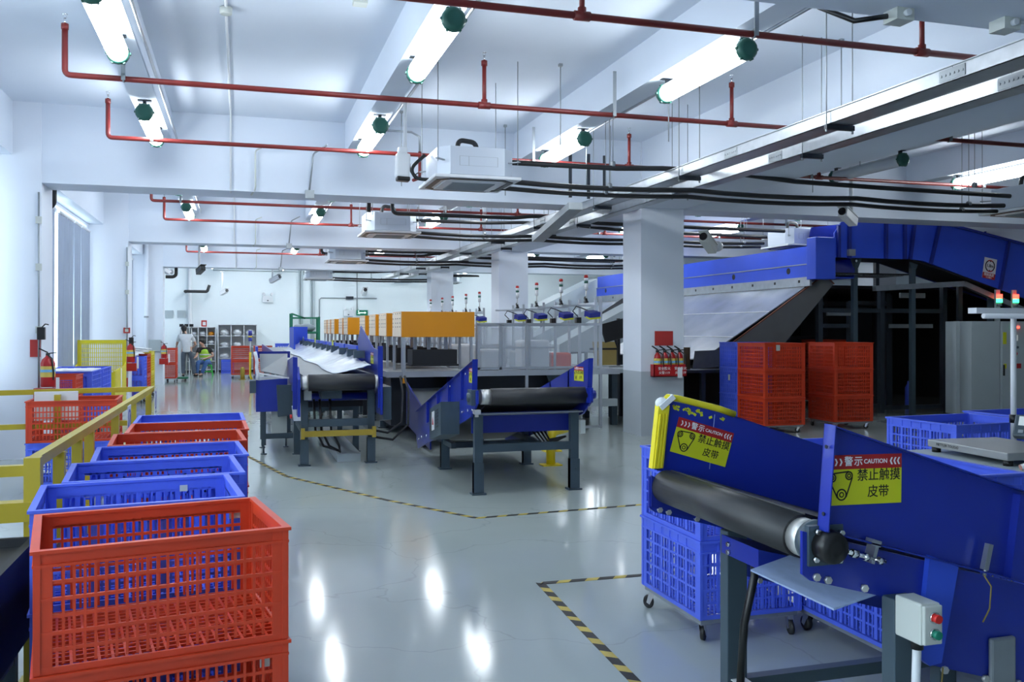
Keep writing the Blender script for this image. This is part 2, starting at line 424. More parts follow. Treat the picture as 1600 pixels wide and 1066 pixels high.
# ================================================================ tube lamps
ORD = ['nearest', 'second', 'third', 'fourth', 'fifth', 'sixth', 'seventh', 'eighth', 'ninth', 'tenth']
def lamp_proto(lit=True):
    t = thing('tube_lamp', 'x', 'lamp')
    L = .72
    MB().lathe((0, -L, 0), [(.06, -.0), (.082, .02), (.086, .06), (.086, 2*L-.06), (.082, 2*L-.02), (.06, 2*L)], (0, 1, 0), 16).build('diffuser', 'lamp_glow' if lit else 'lamp_off', t)
    rf = MB(); n = 8; A = [(math.radians(38 + 104 * k / n)) for k in range(n + 1)]
    for a, b in zip(A, A[1:]): rf.prism([(q * math.cos(w_), -L + .02, q * math.sin(w_)) for q, w_ in ((.0865, a), (.0865, b), (.089, b), (.089, a))], (0, 2 * L - .04, 0))
    rf.build('added_shade_shell', 'shade_shell_glow' if lit else 'white_plastic', t)  # added shell: holds tube light off the beam and ceiling, glows faintly itself
    for s in (-1, 1):
        c = MB().lathe((0, s * L, 0), [(.084, 0), (.094, .012), (.094, .05), (.08, .07), (.06, .078)], (0, s, 0), 16)
        for k in range(6):
            a = k * PI / 3; c.obox((.092 * math.cos(a), s * (L + .03), .092 * math.sin(a)), (.02, .035, .02), Matrix.Rotation(-a, 3, 'Y'))
        c.build('end_cap', 'green_cap', t)
        MB().box(-.018, .018, s * (L - .02) - .02, s * (L - .02) + .02, .07, .135).box(-.07, .07, s * (L - .02) - .03, s * (L - .02) + .03, .128, .14).build('bracket', 'dark_steel', t)
    if not lit:
        MB().cyl((0, -L + .05, .02), (0, L - .05, .02), .016, 8).build('led_strip', 'white_plastic', t)
    return t
mat('lamp_off_glass', (0.75, 0.8, 0.85, 1), 0.1)
proto_on, proto_off = lamp_proto(), lamp_proto(False)
used_on = used_off = False
ROWS = {'left of the hall': (-1.0, 4.02), 'above the walkway in the middle': (1.54, 3.985), 'above the conveyors, left of the cable trays': (4.04, 3.985),
        'right of the pillar row': (8.72, 3.985), 'above the blue overhead conveyor': (11.0, 3.985)}
YS = [-0.6, 3.05, 7.4, 11.1, 15.4, 19.1, 23.4, 27.1, 31.4, 35.0]
OFF = {(8.72, 7.4), (8.72, 11.1), (8.72, 3.05), (11.0, 7.4), (11.0, 3.05), (11.0, -0.6), (8.72, -0.6), (4.04, 3.05), (4.04, -0.6), (1.54, -0.6), (1.54, 3.05), (-1.0, -0.6)}
for rn, (x, z) in ROWS.items():
    for i, y in enumerate(YS):
        if x > 15 and i % 2 == 0: continue
        off = (x, y) in OFF
        if off and x < 5: continue
        lab = ('unlit clear' if off else 'glowing') + ' tube lamp, %s in the row %s' % (ORD[i], rn)
        if off:
            o = proto_off if not used_off else dup(proto_off, (0, 0, 0)); used_off = True
        else:
            o = proto_on if not used_on else dup(proto_on, (0, 0, 0)); used_on = True
        o.location = (x, y + (.25 if x < 0 else 0), z); tag(o, lab, 'lamp', 'tube lamps ' + rn)
# conduits that feed the lamp rows
for x, z, nm in ((-.80, 4.18, 'left'), (1.72, 4.13, 'middle'), (4.2, 4.13, 'right')):
    for (a, b), bay in zip(segs[:4], ('nearest', 'second', 'third', 'last')):
        single('cable_conduit', MB().tube([(x, a + .05, z), (x, b - .05, z)], .016, 8), 'galvanised', 'thin conduit along the %s lamp beam in the %s ceiling bay' % (nm, bay), 'conduit', 'conduits along the lamp beams')
# ================================================================ sprinkler pipes
def sprinkler(y, x0, x1, label, heads, z=3.9, r=.026, rise_end=True):
    t = thing('sprinkler_pipe', label, 'pipe', (x0, y, z), 0, 'red sprinkler pipes')
    path = [(x0, y, z + .42), (x0, y, z), (x1, y, z)] if rise_end else [(x0, y, z), (x1, y, z)]
    MB().tube(path, r, 10, .05).build('main_pipe', 'red_pipe', t, world=True)
    for hx in ([x0] if rise_end else []) + heads:
        m = MB()
        if hx != x0:
            m.cyl((hx, y, z), (hx, y, z + .42), r * .8, 10); m.cyl((hx - .06, y, z), (hx + .06, y, z), r * 1.35, 10); m.cyl((hx, y, z), (hx, y, z + .06), r * 1.2, 10)
        m.cyl((hx, y, z + .40), (hx, y, z + .45), r * 1.2, 10)
        p = m.build('riser', 'red_pipe', t, world=True)
        MB().cyl((hx, y, z + .45), (hx, y, z + .50), .011, 8).bar((hx - .013, y, z + .5), (hx - .013, y, z + .53), .005, .005).bar((hx + .013, y, z + .5), (hx + .013, y, z + .53), .005, .005).cyl((hx, y, z + .53), (hx, y, z + .536), .024, 10).build('sprinkler_head', 'chrome', p, world=True)
    for hx in [v for v in (-1.0, 3.75, 8.05, 11.2) if x0 < v < x1]:
        MB().box(hx - .018, hx + .018, y - .045, y - .035, z - .02, 4.17 if hx < 0 else 4.35).box(hx - .018, hx + .018, y - .045, y + .005, z + .028, z + .034).cyl((hx - .008, y, z), (hx + .008, y, z), r + .006, 12).build('hanger', 'dull_steel', t, world=True)
PN = ['nearest red sprinkler pipe, crossing the top of the view', 'second red sprinkler pipe, its left end turned up beside the wall', 'third red sprinkler pipe, passing behind the hanging camera',
      'red sprinkler pipe behind the second beam, nearer of its pair', 'red sprinkler pipe behind the second beam, farther of its pair', 'fine red sprinkler pipe in the third bay, nearer one', 'fine red sprinkler pipe in the third bay, farther one', 'red sprinkler pipe close to the back wall']
for y, nm, hd in zip((6.07, 8.78, 11.5, 16.9, 19.7, 24.9, 27.7, 32.9), PN,
      ([2.35, 5.3], [2.35, 5.15], [5.15, 8.2], [2.3, 5.2, 8.2], [2.3, 5.2, 8.2], [2.3, 5.2], [2.3, 5.2], [5.2])):
    sprinkler(y, -1.48 if y > 6.5 else -1.6, 13.9, nm, hd)
sprinkler(14.1, -1.48, 13.9, 'red sprinkler pipe tucked just behind the first beam', [2.3, 5.2])
sprinkler(22.1, -1.48, 13.9, 'red sprinkler pipe tucked just behind the second beam', [2.3])
m = MB().tube([(1.95, 12.55, 4.42), (2.30, 12.55, 4.42), (2.42, 12.55, 4.36), (2.42, 12.55, 4.15)], .016, 8)
t = thing('drop_pipe', 'grey and red hose dropping beside the hanging air conditioner', 'pipe', (2.42, 12.5, 3.7))
m.build('grey_bend', 'galvanised', t, world=True); MB().tube([(2.42, 12.55, 4.15), (2.42, 12.55, 3.78), (2.3, 12.4, 3.72)], .022, 8, .05).build('red_drop', 'red_pipe', t, world=True)
# ================================================================ cable trays
def tray(x0, x1, z0, z1, label, y0, y1, ys, edge):
    t = thing('cable_tray', label, 'cable tray', (x0, y0, z0), 0, 'galvanised cable trays')
    y = y0
    while y < y1:
        e = min(y + 3.0, y1)
        s = MB().box(x0, x1, y, e - .004, z0, z0 + .006).box(x0, x0 + .006, y, e - .004, z0, z1).box(x1 - .006, x1, y, e - .004, z0, z1).box(x0 - .012, x1 + .012, y, e - .004, z1, z1 + .006)
        s.build('trunking', 'galvanised', t, world=True)
        j = MB().box(x0 - .006, x0 - .001, e - .12, e + .12, z0 + .012, z1 - .012)
        for k in range(6): j.cyl((x0 - .011, e - .1 + k * .04, (z0 + z1) / 2), (x0 - .006, e - .1 + k * .04, (z0 + z1) / 2), .009, 8)
        j.build('joint_plate', 'dull_steel', t, world=True)
        y = e
    for y in ys:
        h = MB().box(x0 - .03, x1 + .03, y - .02, y + .02, z0 - .045, z0 - .004)
        h.build('strut', 'dark_steel', t, world=True)
        for x in (x0 - .02, x1 + .02):
            MB().cyl((x, y, z0 - .06), (x, y, topz(x, y)), .005, 6).cyl((x, y, z0 - .07), (x, y, z0 - .045), .010, 6).build('threaded_rod', 'dull_steel', t, world=True)
tray(4.80, 5.02, 3.40, 3.505, 'long galvanised cable tray left of the pillar row, nearer of the pair', 2.2, 32.0, [3.9, 6.6, 9.3, 11.9, 14.6, 17.3, 20.0, 22.6, 25.3, 28.0], 0)
tray(5.32, 5.50, 3.385, 3.50, 'second cable tray, running between the first tray and the pillars', 2.2, 31.4, [4.9, 7.7, 10.5, 13.9, 15.6, 18.4, 22.2, 24.4, 27.6], 0)
single('tray_duct', MB().bar((4.55, 12.0, 3.40), (4.75, 14.3, 3.16), .2, .1), 'dull_steel', 'short grey duct slanting down from the cable tray before the middle pillar', 'duct')
single('cable', MB().tube([(5.0, 4.6, 3.5), (5.15, 4.62, 3.62), (5.3, 4.66, 3.6), (5.4, 4.7, 3.5)], .01, 6), 'black_plastic', 'black cable looping between the trays at the top right', 'cable')
single('socket_box', MB().box(5.03, 5.13, 4.45, 4.66, 3.37, 3.46), 'white_plastic', 'white socket box on the side of the cable tray, upper right', 'socket')
def junction(loc, label):
    x, y, z = loc
    t = thing('junction_box', label, 'junction box', (x, y, z))
    MB().box(x - .06, x + .06, y - .06, y + .06, z - .07, z + .0).build('box', 'offwhite_box', t, world=True)
    MB().cyl((x, y - .06, z - .035), (x, y - .09, z - .035), .02, 10).build('gland', 'white_plastic', t, world=True)
junction((3.72, 4.45, 3.53), 'junction box under the nearest beam with a black cable, top right of the view')
single('cable', MB().tube([(3.64, 4.45, 3.49), (3.45, 4.5, 3.46), (3.35, 4.7, 3.6), (3.9, 5.4, 4.08)], .016, 8), 'black_plastic', 'black cable from the junction box under the nearest beam to a lamp', 'cable')
junction((4.45, 4.4, 3.53), 'junction box under the nearest beam left of the cable tray rods')
junction((1.0, 7.9, 4.54), 'small round ceiling box on the conduit left of the middle lamp row')
single('cable_conduit', MB().tube([(4.5, 4.4, 3.515), (5.3, 4.0, 3.515)], .014, 8).tube([(5.3, 4.0, 3.515), (5.6, 3.92, 3.515)], .014, 8), 'white_plastic', 'white conduit under the nearest beam by the tray', 'conduit')
for x, ya, yb, nm in ((-.12, 5.5, 12.8, 'nearest'), (-.12, 13.5, 20.8, 'second'), (-.12, 21.5, 28.8, 'third')):
    m = MB().tube([(x, ya, ZC - .015), (x, yb - .04, ZC - .015), (x, yb - .012, ZC - .06), (x, yb - .012, 3.56), (x, yb + .1, 3.515)], .014, 8)
    t = thing('ceiling_conduit', 'thin white conduit on the ceiling left of the middle lamps, %s bay' % nm, 'conduit', (x, ya, ZC - .03))
    m.build('conduit', 'white_plastic', t, world=True)
    MB().lathe((x, ya + 3.0, ZC - .075), [(.05, 0), (.055, .01), (.055, .06)], n=14).build('ceiling_box', 'offwhite_box', t, world=True)
for y, x, nm in ((12.79, .62, 'first'), (20.79, .75, 'second'), (28.79, .9, 'third')):
    t = thing('beam_conduit', 'grey conduit with a grey box dropping down the face of the %s beam' % nm, 'conduit', (x, y, 3.45), 0, 'conduits on the beam faces')
    MB().tube([(x + .5, y - .5, 4.12), (x + .35, y - .02, 4.08), (x + .3, y - .016, 3.58)], .013, 8, .06).build('conduit', 'dull_steel', t, world=True)
    MB().box(x + .24, x + .36, y - .07, y, 3.46, 3.57).build('box', 'dull_steel', t, world=True)
    t2 = thing('beam_conduit', 'bent pale conduit under the %s beam left of its grey box' % nm, 'conduit', (x - .3, y, 3.5), 0, 'conduits on the beam faces')
    MB().tube([(x - .30, y - .3, 4.1), (x - .42, y - .02, 4.08), (x - .42, y - .016, 3.56), (x - .47, y + .2, 3.51)], .013, 8, .05).build('conduit', 'offwhite_box', t2, world=True)
# ================================================================ cassette air conditioners with their pipes
def cassette():
    t = thing('air_conditioner', 'x', 'air conditioner')
    s, h, z0 = .42, .30, .045
    c = .12; pts = [(-s + c, -s), (s - c, -s), (s, -s + c), (s, s - c), (s - c, s), (-s + c, s), (-s, s - c), (-s, -s + c)]
    b = MB().prism([(x, y, z0) for x, y in pts], (0, 0, h))
    body = b.build('body', 'galvanised_white', t, bevel=.004)
    f = MB()
    for x0, x1, z1, z2 in ((-.2, .22, .14, .142), (-.2, .22, .24, .242), (-.2, -.198, .14, .24), (.22, .222, .14, .24), (-.1, -.098, .14, .24)):
        f.box(x0, x1 + .002, -s - .002, -s + .001, z1, z2)
    f.build('rating_plate', 'dull_steel', body)
    p = .475; q = .36
    fr = MB().prism([(-p, -p, .0), (p, -p, 0), (p, p, 0), (-p, p, 0)], (0, 0, .035))
    panel = fr.build('panel', 'white_plastic', t, bevel=.008)
    v = MB()
    r = .40
    for k in range(4):
        M = Matrix.Rotation(k * PI / 2, 3, 'Z'); v.obox(M @ V((0, -r, -.002)), (.62, .055, .012), M)
        v.obox(M @ V((-.345, -.345, -.002)), (.12, .05, .012), M @ Matrix.Rotation(-PI / 4, 3, 'Z'))
    v.build('air_slot', 'black_plastic', panel)
    MB().box(-.33, .33, -.33, .33, -.014, .001).build('inner_panel', 'white_plastic', panel, bevel=.01)
    g = MB().box(-.24, .24, -.24, .24, -.02, -.012)
    for k in range(16): g.box(-.235, .235, -.23 + k * .03, -.22 + k * .03, -.026, -.019)
    g.build('grille', 'panel_grey', panel)
    for sx in (-1, 1):
        for sy in (-1, 1):
            MB().bar((sx * .36, sy * .36, .20), (sx * .46, sy * .46, .20), .03, .012).cyl((sx * .44, sy * .44, .17), (sx * .44, sy * .44, ZC - 3.26), .005, 6).build('hanger', 'dull_steel', t)
    MB().tube([(-.12, .1, .3), (-.09, .1, .52), (.11, .1, .50), (.13, .1, .3)], .028, 10, .06).build('drain_hose', 'rubber', t)
    return t
mat('galvanised_white', (0.60, 0.65, 0.72, 1), 0.35, metal=0.35)
ac = cassette(); ACS = [(2.44, 9.80, 'largest hanging cassette air conditioner, before the first beam'), (2.44, 15.45, 'cassette air conditioner hanging just behind the first beam'), (2.44, 21.9, 'pale cassette air conditioner hanging behind the second beam'),
   (2.44, 29.9, 'small cassette air conditioner near the back wall'), (10.5, 9.9, 'cassette air conditioner at the right edge under the unlit lamps'), (10.5, 15.5, 'cassette air conditioner above the left end of the blue overhead conveyor'), (10.2, 22.0, 'far cassette air conditioner behind the blue overhead conveyor'), (6.9, 31.0, 'small far cassette air conditioner over the signal towers')]
for i, (x, y, nm) in enumerate(ACS):
    o = ac if i == 0 else dup(ac, (0, 0, 0)); o.location = (x, y, 3.26); tag(o, nm, 'air conditioner', 'ceiling cassette air conditioners')
single('duct_hose', MB().tube([(1.98, 9.95, 3.6), (1.82, 9.98, 3.45), (1.86, 9.9, 3.32), (2.05, 9.8, 3.30)], .02, 8, .08), 'rubber', 'black hose curling from the left side of the largest air conditioner', 'hose')
def sagpipe(m, x0, x1, y, z, r, sag=.03, step=2.6):
    P = []; n = max(1, round((x1 - x0) / step))
    for k in range(n):
        for j in range(5):
            t = j / 5; P.append((x0 + (x1 - x0) * (k + t) / n, y, z - sag * 4 * t * (1 - t)))
    P.append((x1, y, z)); m.tube(P, r, 8)
for (y, x0, x1, nm) in ((9.85, 2.86, 9.95, 'first'), (15.5, 2.86, 9.8, 'second'), (21.95, 2.86, 9.8, 'third'), (29.95, 2.86, 6.5, 'last')):
    for dz, dy, r, what in ((.315, -.1, .030, 'upper'), (.075, 0, .030, 'middle'), (.015, .12, .027, 'lower')):
        t = thing('insulated_pipe', 'long black insulated pipe, %s of the bundle at the %s row of air conditioners' % (what, nm), 'pipe', (x0, y + dy, 3.26 + dz), 0, 'black insulated pipes')
        m = MB()
        if what == 'upper': m.tube([(x0, y + dy, 3.53), (4.2, y + dy, 3.53), (4.8, y + dy, 3.56), (5.6, y + dy, 3.56), (6.6, y + dy, 3.49), (7.8, y + dy, 3.47), (x1, y + dy, 3.45)], r, 8)
        else: sagpipe(m, x0, x1, y + dy, 3.26 + dz, r)
        m.build('pipe', 'rubber', t, world=True)
        k = x0 + 1.3
        while k < x1:
            if not (4.6 < k < 6.8):
                MB().cyl((k, y + dy, 3.26 + dz - .04), (k, y + dy, topz(k, y + dy)), .005, 6).cyl((k - .02, y + dy, 3.26 + dz), (k + .02, y + dy, 3.26 + dz), r + .006, 10).build('hanger', 'dull_steel', t, world=True)
            k += 2.6
for (x0, y, x1, z, nm) in ((2.35, 14.5, 9.6, 3.52, 'behind the first beam'), (1.9, 22.4, 9.6, 3.5, 'behind the second beam')):
    m = MB().tube([(x0, y, 4.4), (x0, y, z), (4.4, y, z), (4.7, y, 3.56), (5.6, y, 3.56), (5.85, y, 3.48), (x1, y, 3.46)], .033, 10, .1)
    single('insulated_pipe', m, 'rubber', 'thick black pipe dropping from the ceiling and running right ' + nm, 'pipe')
single('insulated_pipe', MB().tube([(2.0, 14.6, 4.4), (2.0, 14.7, 3.55)], .033, 10), 'rubber', 'short thick black pipe dropping to the second air conditioner', 'pipe')
for x, y, nm in ((4.55, 12.2, 'left'), (4.85, 12.25, 'middle'), (5.12, 12.3, 'right')):
    single('drop_rod', MB().box(x - .02, x + .02, y, y + .03, 3.55, 4.2), 'dark_steel', 'short dark upright strut above the cable tray before the pillar, %s of three' % nm, 'strut')
# thin rods hanging from the slab
RX = [(2.05, 11.9), (3.35, 9.3), (6.9, 8.9), (4.15, 8.3), (3.6, 12.3), (4.4, 11.2), (5.75, 7.7), (2.1, 15.0), (2.9, 16.2), (3.5, 15.9), (5.8, 16.1), (7.6, 10.8)]
for k, (x, y) in enumerate(RX):
    single('hanging_rod', MB().cyl((x, y, 3.55), (x, y, ZC), .006, 6).box(x - .02, x + .02, y - .02, y + .02, ZC - .03, ZC), 'dull_steel', 'thin steel rod hanging from the ceiling slab', 'rod', 'thin hanging rods')
# ================================================================ security cameras and the like
def camera(loc, rz, pitch, label, pole=None, size=1.0, body='white_plastic'):
    t = thing('security_camera', label, 'security camera', loc, rz)
    M = Matrix.Rotation(-pitch, 3, 'X'); s = size
    m = MB(); m.obox(M @ V((0, -.02*s, 0)), (.085*s, .24*s, .08*s), M); m.obox(M @ V((0, -.05*s, .046*s)), (.10*s, .27*s, .012*s), M); m.build('housing', body, t, bevel=.008*s)
    MB().cyl(M @ V((0, -.14*s, 0)), M @ V((0, -.16*s, 0)), .036*s, 14).build('lens', 'black_plastic', t)
    if pole: MB().cyl((0, .04*s, .03*s), (0, .04*s, pole), .018*s, 10).cyl((0, .04*s, pole - .02), (0, .04*s, pole), .05*s, 14).build('mount', 'white_plastic', t)
    else: MB().bar((0, .06*s, 0), (0, .20*s, .0), .03*s, .03*s).cyl((0, .19*s, 0), (0, .22*s, 0), .05*s, 12).build('mount', 'white_plastic', t)
t = thing('access_point', 'white oblong radio unit hanging on a white pole beside the largest air conditioner', 'access point', (1.69, 9.75, 3.27))
MB().obox((0, 0, .16), (.15, .13, .26), Matrix.Rotation(.04, 3, 'Y')).box(-.05, .05, -.05, .05, .28, .36).build('housing', 'white_plastic', t, bevel=.02)
MB().obox((.005, 0, .015), (.145, .125, .05), Matrix.Rotation(.04, 3, 'Y')).build('dark_cap', 'black_plastic', t, bevel=.015)
MB().cyl((.03, 0, .28), (.03, 0, .88), .02, 12).cyl((.03, 0, .84), (.03, 0, .86), .06, 14).build('pole', 'white_plastic', t)
MB().tube([(.07, 0, .25), (.09, 0, .1), (.14, 0, .02), (.20, 0, .05), (.17, 0, .09), (.13, 0, .06)], .008, 6).build('coiled_cable', 'black_plastic', t)
camera((7.05, 12.7, 2.98), -.9, .45, 'grey box security camera on the right side of the nearest pillar', None, 1.7, 'offwhite_box')
camera((8.8, 11.6, 3.33), -1.1, .35, 'white security camera hanging on a white pole above the blue overhead conveyor', .9, 1.6)
camera((-.85, 21.3, 2.96), .4, .3, 'dark domed security camera hanging under the second beam', .6, 1.3, 'black_plastic')
camera((-.6, 36.0, 3.05), .6, .3, 'white security camera hanging in front of the back wall, left side', .8, 1.6)
camera((1.05, 30.0, 3.25), .9, .4, 'white security camera on a pole near the far air conditioner', .6, 1.6)
camera((-2.25, 30.6, 3.5), -.5, .3, 'small dark security camera on the wall behind the standing person', None, 1.6)
camera((4.8, 36.6, 3.15), 0, .3, 'white security camera on a bent arm on the back wall', None, 2.0)
camera((7.7, 36.7, 3.2), .3, .3, 'dark little security camera on the back wall between the two far pillars', None, 1.9, 'black_plastic')
camera((10.15, 35.5, 3.1), .3, .3, 'dark little security camera beyond the signal towers', None, 1.9, 'black_plastic')
for y, nm in ((13.72, 'first'), (29.2, 'third')):
    x = -2.78 if y < 20 else -2.16; z = 3.33 if y < 20 else 3.25
    single('pipe_elbow', MB().tube([(x, y + .1, z), (x + .22, y + .1, z), (x + .3, y + .1, z + .06), (x + .3, y + .1, z + .28)], .05, 12, .06), 'rubber', 'black insulated pipe elbow sticking out by the %s wall pillar' % nm, 'pipe')
single('pipe_elbow', MB().tube([(-2.0, 36.95, 3.1), (-2.0, 36.5, 3.1), (-1.2, 36.5, 3.1), (-1.12, 36.5, 3.35)], .055, 12, .06), 'rubber', 'black insulated pipe elbow on the back wall near the corner', 'pipe')
# ================================================================ plastic crates
CL, CW, CH = .82, .67, .42        # along x, along y, height
def crate_mesh(name, m, cols_l, cols_w, rows, group=1, band=.10, hole=False, H=CH):
    """lattice crate: solid top band, rim, corner posts, bars"""
    b = MB(); t = .012
    def side(ax, n, rows):
        # ax 0: long sides (along x) at y=+-; ax 1: short sides
        L = CL if ax == 0 else CW; D = (CW if ax == 0 else CL) / 2
        for s in (-1, 1):
            def bx(u0, u1, z0, z1, th, off=0):
                lo, hi = D - .012 - th / 2 + off, D - .012 + th / 2 + off
                if ax == 0: b.box(u0, u1, s * lo, s * hi, z0, z1)
                else: b.box(s * lo, s * hi, u0, u1, z0, z1)
            e = L / 2 - .004
            bx(-e, e, H - band, H - .004, .008)
            bx(-e, e, 0, .022, .012)
            for q in (-1, 1): bx(min(q * e, q * (e - .055)), max(q * e, q * (e - .055)), .01, H - .01, .011)
            z0, z1 = .022, H - band
            for r in range(1, rows):
                z = z0 + (z1 - z0) * r / rows
                main = r % 2 == 0
                bx(-e, e, z - .006, z + .006, .010 if main else .007, .003 if main else 0)
            w = 2 * (e - .055)
            for c in range(1, n):
                u = -w / 2 + w * c / n
                fat = group > 1 and c % group == 0
                hw = .011 if fat else .0045
                bx(u - hw, u + hw, .03, H - band + .01, .011 if fat else .008, .002 if fat else 0)
                if fat: bx(u - .004, u + .004, H - band, H - .01, .012, .003)
            # outer reinforcing bands
            bx(-e, e, H - band - .004, H - band + .006, .016, .004)
            if hole and ax == 1:
                pass
    side(0, cols_l, rows); side(1, cols_w, rows)
    for sx in (-1, 1):
        for sy in (-1, 1): b.box(sx * (CL / 2 - .024), sx * (CL / 2 - .0025), sy * (CW / 2 - .024), sy * (CW / 2 - .0025), .002, H - .013)
    # rim lip and base grid
    for s in (-1, 1):
        b.box(-CL / 2 - .006, CL / 2 + .006, s * (CW / 2 - .022), s * (CW / 2 + .006), H - .012, H)
        b.box(s * (CL / 2 - .022), s * (CL / 2 + .006), -CW / 2 + .02, CW / 2 - .02, H - .0119, H - .0001)
    for k in range(19):
        x = -CL / 2 + .03 + (CL - .06) * k / 18; b.box(x - .0045, x + .0045, -CW / 2 + .01, CW / 2 - .01, .006, .016)
    for k in range(15):
        y = -CW / 2 + .03 + (CW - .06) * k / 14; b.box(-CL / 2 + .01, CL / 2 - .01, y - .0045, y + .0045, .007, .0165)
    return b.mesh(name, m)
CM = {'red': crate_mesh('red_crate', 'red_plastic', 22, 16, 6, 1, .055), 'blue': crate_mesh('blue_crate', 'blue_plastic', 24, 18, 5, 3, .065),
      'yellow': crate_mesh('yellow_crate', 'yellow_plastic', 26, 18, 7, 1, .07)}
def crate(col, x, y, z, rz, label, group, sc=(1, 1, 1)):
    o = bpy.data.objects.new('plastic_crate', CM[col]); COL.objects.link(o)
    o.location = (x, y, z); o.rotation_euler = (0, 0, rz); o.scale = sc
    return tag(o, label, 'crate', group)
def dolly_proto():
    t = thing('crate_dolly', 'x', 'dolly')
    f = MB()
    for s in (-1, 1):
        f.box(-CL / 2 + .02, CL / 2 - .02, s * (CW / 2 - .06), s * (CW / 2 - .02), .105, .13); f.box(s * (CL / 2 - .06), s * (CL / 2 - .02), -CW / 2 + .06, CW / 2 - .06, .105, .13)
    f.build('frame', 'dull_steel', t)
    k = 0
    for sx in (-1, 1):
        for sy in (-1, 1):
            x, y = sx * (CL / 2 - .06), sy * (CW / 2 - .06); a = .6 + k * 1.9; k += 1
            M = Matrix.Rotation(a, 3, 'Z'); o = V((x, y, 0))
            c = MB().box(x - .035, x + .035, y - .035, y + .035, .099, .105)
            for q in (-1, 1): c.prism([o + M @ V(p) for p in ((-.02, q * .018 - .0015, .10), (.025, q * .018 - .0015, .10), (.045, q * .018 - .0015, .035), (.022, q * .018 - .0015, .025))], M @ V((0, .003, 0)))
            p = c.build('caster_fork', 'chrome', t)
            MB().lathe(o + M @ V((.03, -.014, .0385)), [(.03, 0), (.038, .003), (.038, .025), (.03, .028)], M @ V((0, 1, 0)), 16).build('wheel', 'rubber', p)
    return t
dproto = dolly_proto(); dused = False
def stack(x, y, rz, cols, where, group, pitch=.41, sc=(1, 1), dolly=True, first_label=None):
    """a wheeled dolly with crates; cols from the bottom up"""
    global dused
    z = 0.0
    if dolly:
        o = dproto if not dused else dup(dproto, (0, 0, 0)); dused = True
        o.location = (x, y, 0); o.rotation_euler = (0, 0, rz); o.scale = (sc[0], sc[1], 1)
        tag(o, 'wheeled dolly under the ' + where, 'dolly', 'crate dollies'); z = .131
    n = len(cols)
    for k, c in enumerate(cols):
        pos = 'single' if n == 1 else 'top' if k == n - 1 else 'bottom' if k == 0 else 'middle'
        crate(c, x, y, z, rz, '%s %s crate of the %s' % (c, pos, where), group, (sc[0], sc[1], pitch / CH * .995)); z += pitch
    return z
d = math.radians
# row of crate stacks along the yellow railing, from the camera backwards
G = 'crate stacks in the row beside the yellow railing'
stack(-.29, 3.60, d(10), ['red', 'red'], 'red stack nearest the camera at lower left', G, .405, (1.0, .97))
stack(-.425, 4.30, d(6.5), ['blue', 'blue'], 'second stack of the left row, tape scraps inside', G, .405, (.99, .97))
stack(-.415, 4.985, d(5.5), ['red', 'blue'], 'third stack of the left row', G, .405, (.99, .97))
stack(-.39, 5.665, d(5), ['blue', 'blue'], 'fourth stack of the left row', G, .405, (.99, .97))
stack(-.39, 6.36, d(4), ['red', 'red'], 'fifth stack of the left row', G, .405, (.99, .97))
stack(-.36, 7.05, d(2), ['red', 'red'], 'sixth stack of the left row', G, .405, (.99, .97))
stack(-.38, 7.74, d(2), ['blue', 'blue'], 'farthest stack of the left row', G, .405, (.99, .97))
# right, behind and beside the nearest conveyor
G = 'blue crate stacks around the nearest conveyor'
stack(2.60, 4.585, d(0), ['blue', 'blue'], 'blue stack left of the nearest conveyor leg', G, .415, (.75, 1.08))
stack(3.30, 3.92, d(90), ['blue', 'blue'], 'blue stack with tape scraps beside the scale table', G, .41, (1.0, 1.14))
stack(3.42, 4.72, d(0), ['blue', 'blue'], 'blue stack behind the tall guard of the nearest conveyor', G, .41, (.78, .90))
stack(5.36, 5.70, d(4), ['blue', 'blue'], 'blue stack left of the control cabinet', G, .415, (1.05, 1.02))
stack(6.35, 5.95, d(2), ['blue', 'blue'], 'blue stack behind the weighing scale', G, .415, (1.05, 1.02))
# tall stacks behind the big pillar
G = 'tall crate stacks right of the pillar'
stack(8.27, 12.88, d(90), ['red', 'red', 'red'], 'red stack with a paper note right of the pillar', G, .435, (1.0, 1.1))
stack(9.70, 13.02, d(88), ['red', 'red', 'red'], 'red stack standing alone before the dark steel frame', G, .435, (.92, 1.1))
stack(8.27, 13.64, d(90), ['blue', 'blue', 'blue'], 'blue stack just behind the red one by the pillar', G, .435, (.72, 1.0))
# left, behind the far railing and along the windows
G = 'crates along the windows'
stack(-1.60, 10.12, d(2), ['blue', 'red'], 'stack with a red top behind the yellow railing', G, .41, (1.0, 1.0))
stack(-2.47, 13.95, d(0), ['red', 'red'], 'red stack behind the wall extinguisher', G, .445, (.75, .9))
stack(-2.53, 15.35, d(90), ['blue', 'blue'], 'blue stack lined with white sheet by the window', G, .445, (1.25, 1.2))
stack(-2.53, 16.45, d(90), ['blue', 'blue'], 'blue stack between the lined one and the yellow cage', G, .445, (1.25, 1.2))
stack(-2.36, 21.85, d(0), ['blue', 'blue'], 'blue stack behind the second pillar extinguisher', G, .46, (.80, .95))
stack(-2.44, 22.66, d(0), ['red', 'red'], 'red stack beyond it at the second pillar', G, .475, (1.0, 1.3))
stack(-2.44, 23.65, d(0), ['yellow', 'yellow'], 'yellow stack at the second pillar', G, .495, (1.0, 1.4))
stack(-2.22, 30.3, d(0), ['red', 'red'], 'red stack beside the standing person', G, .47, (.80, .9))
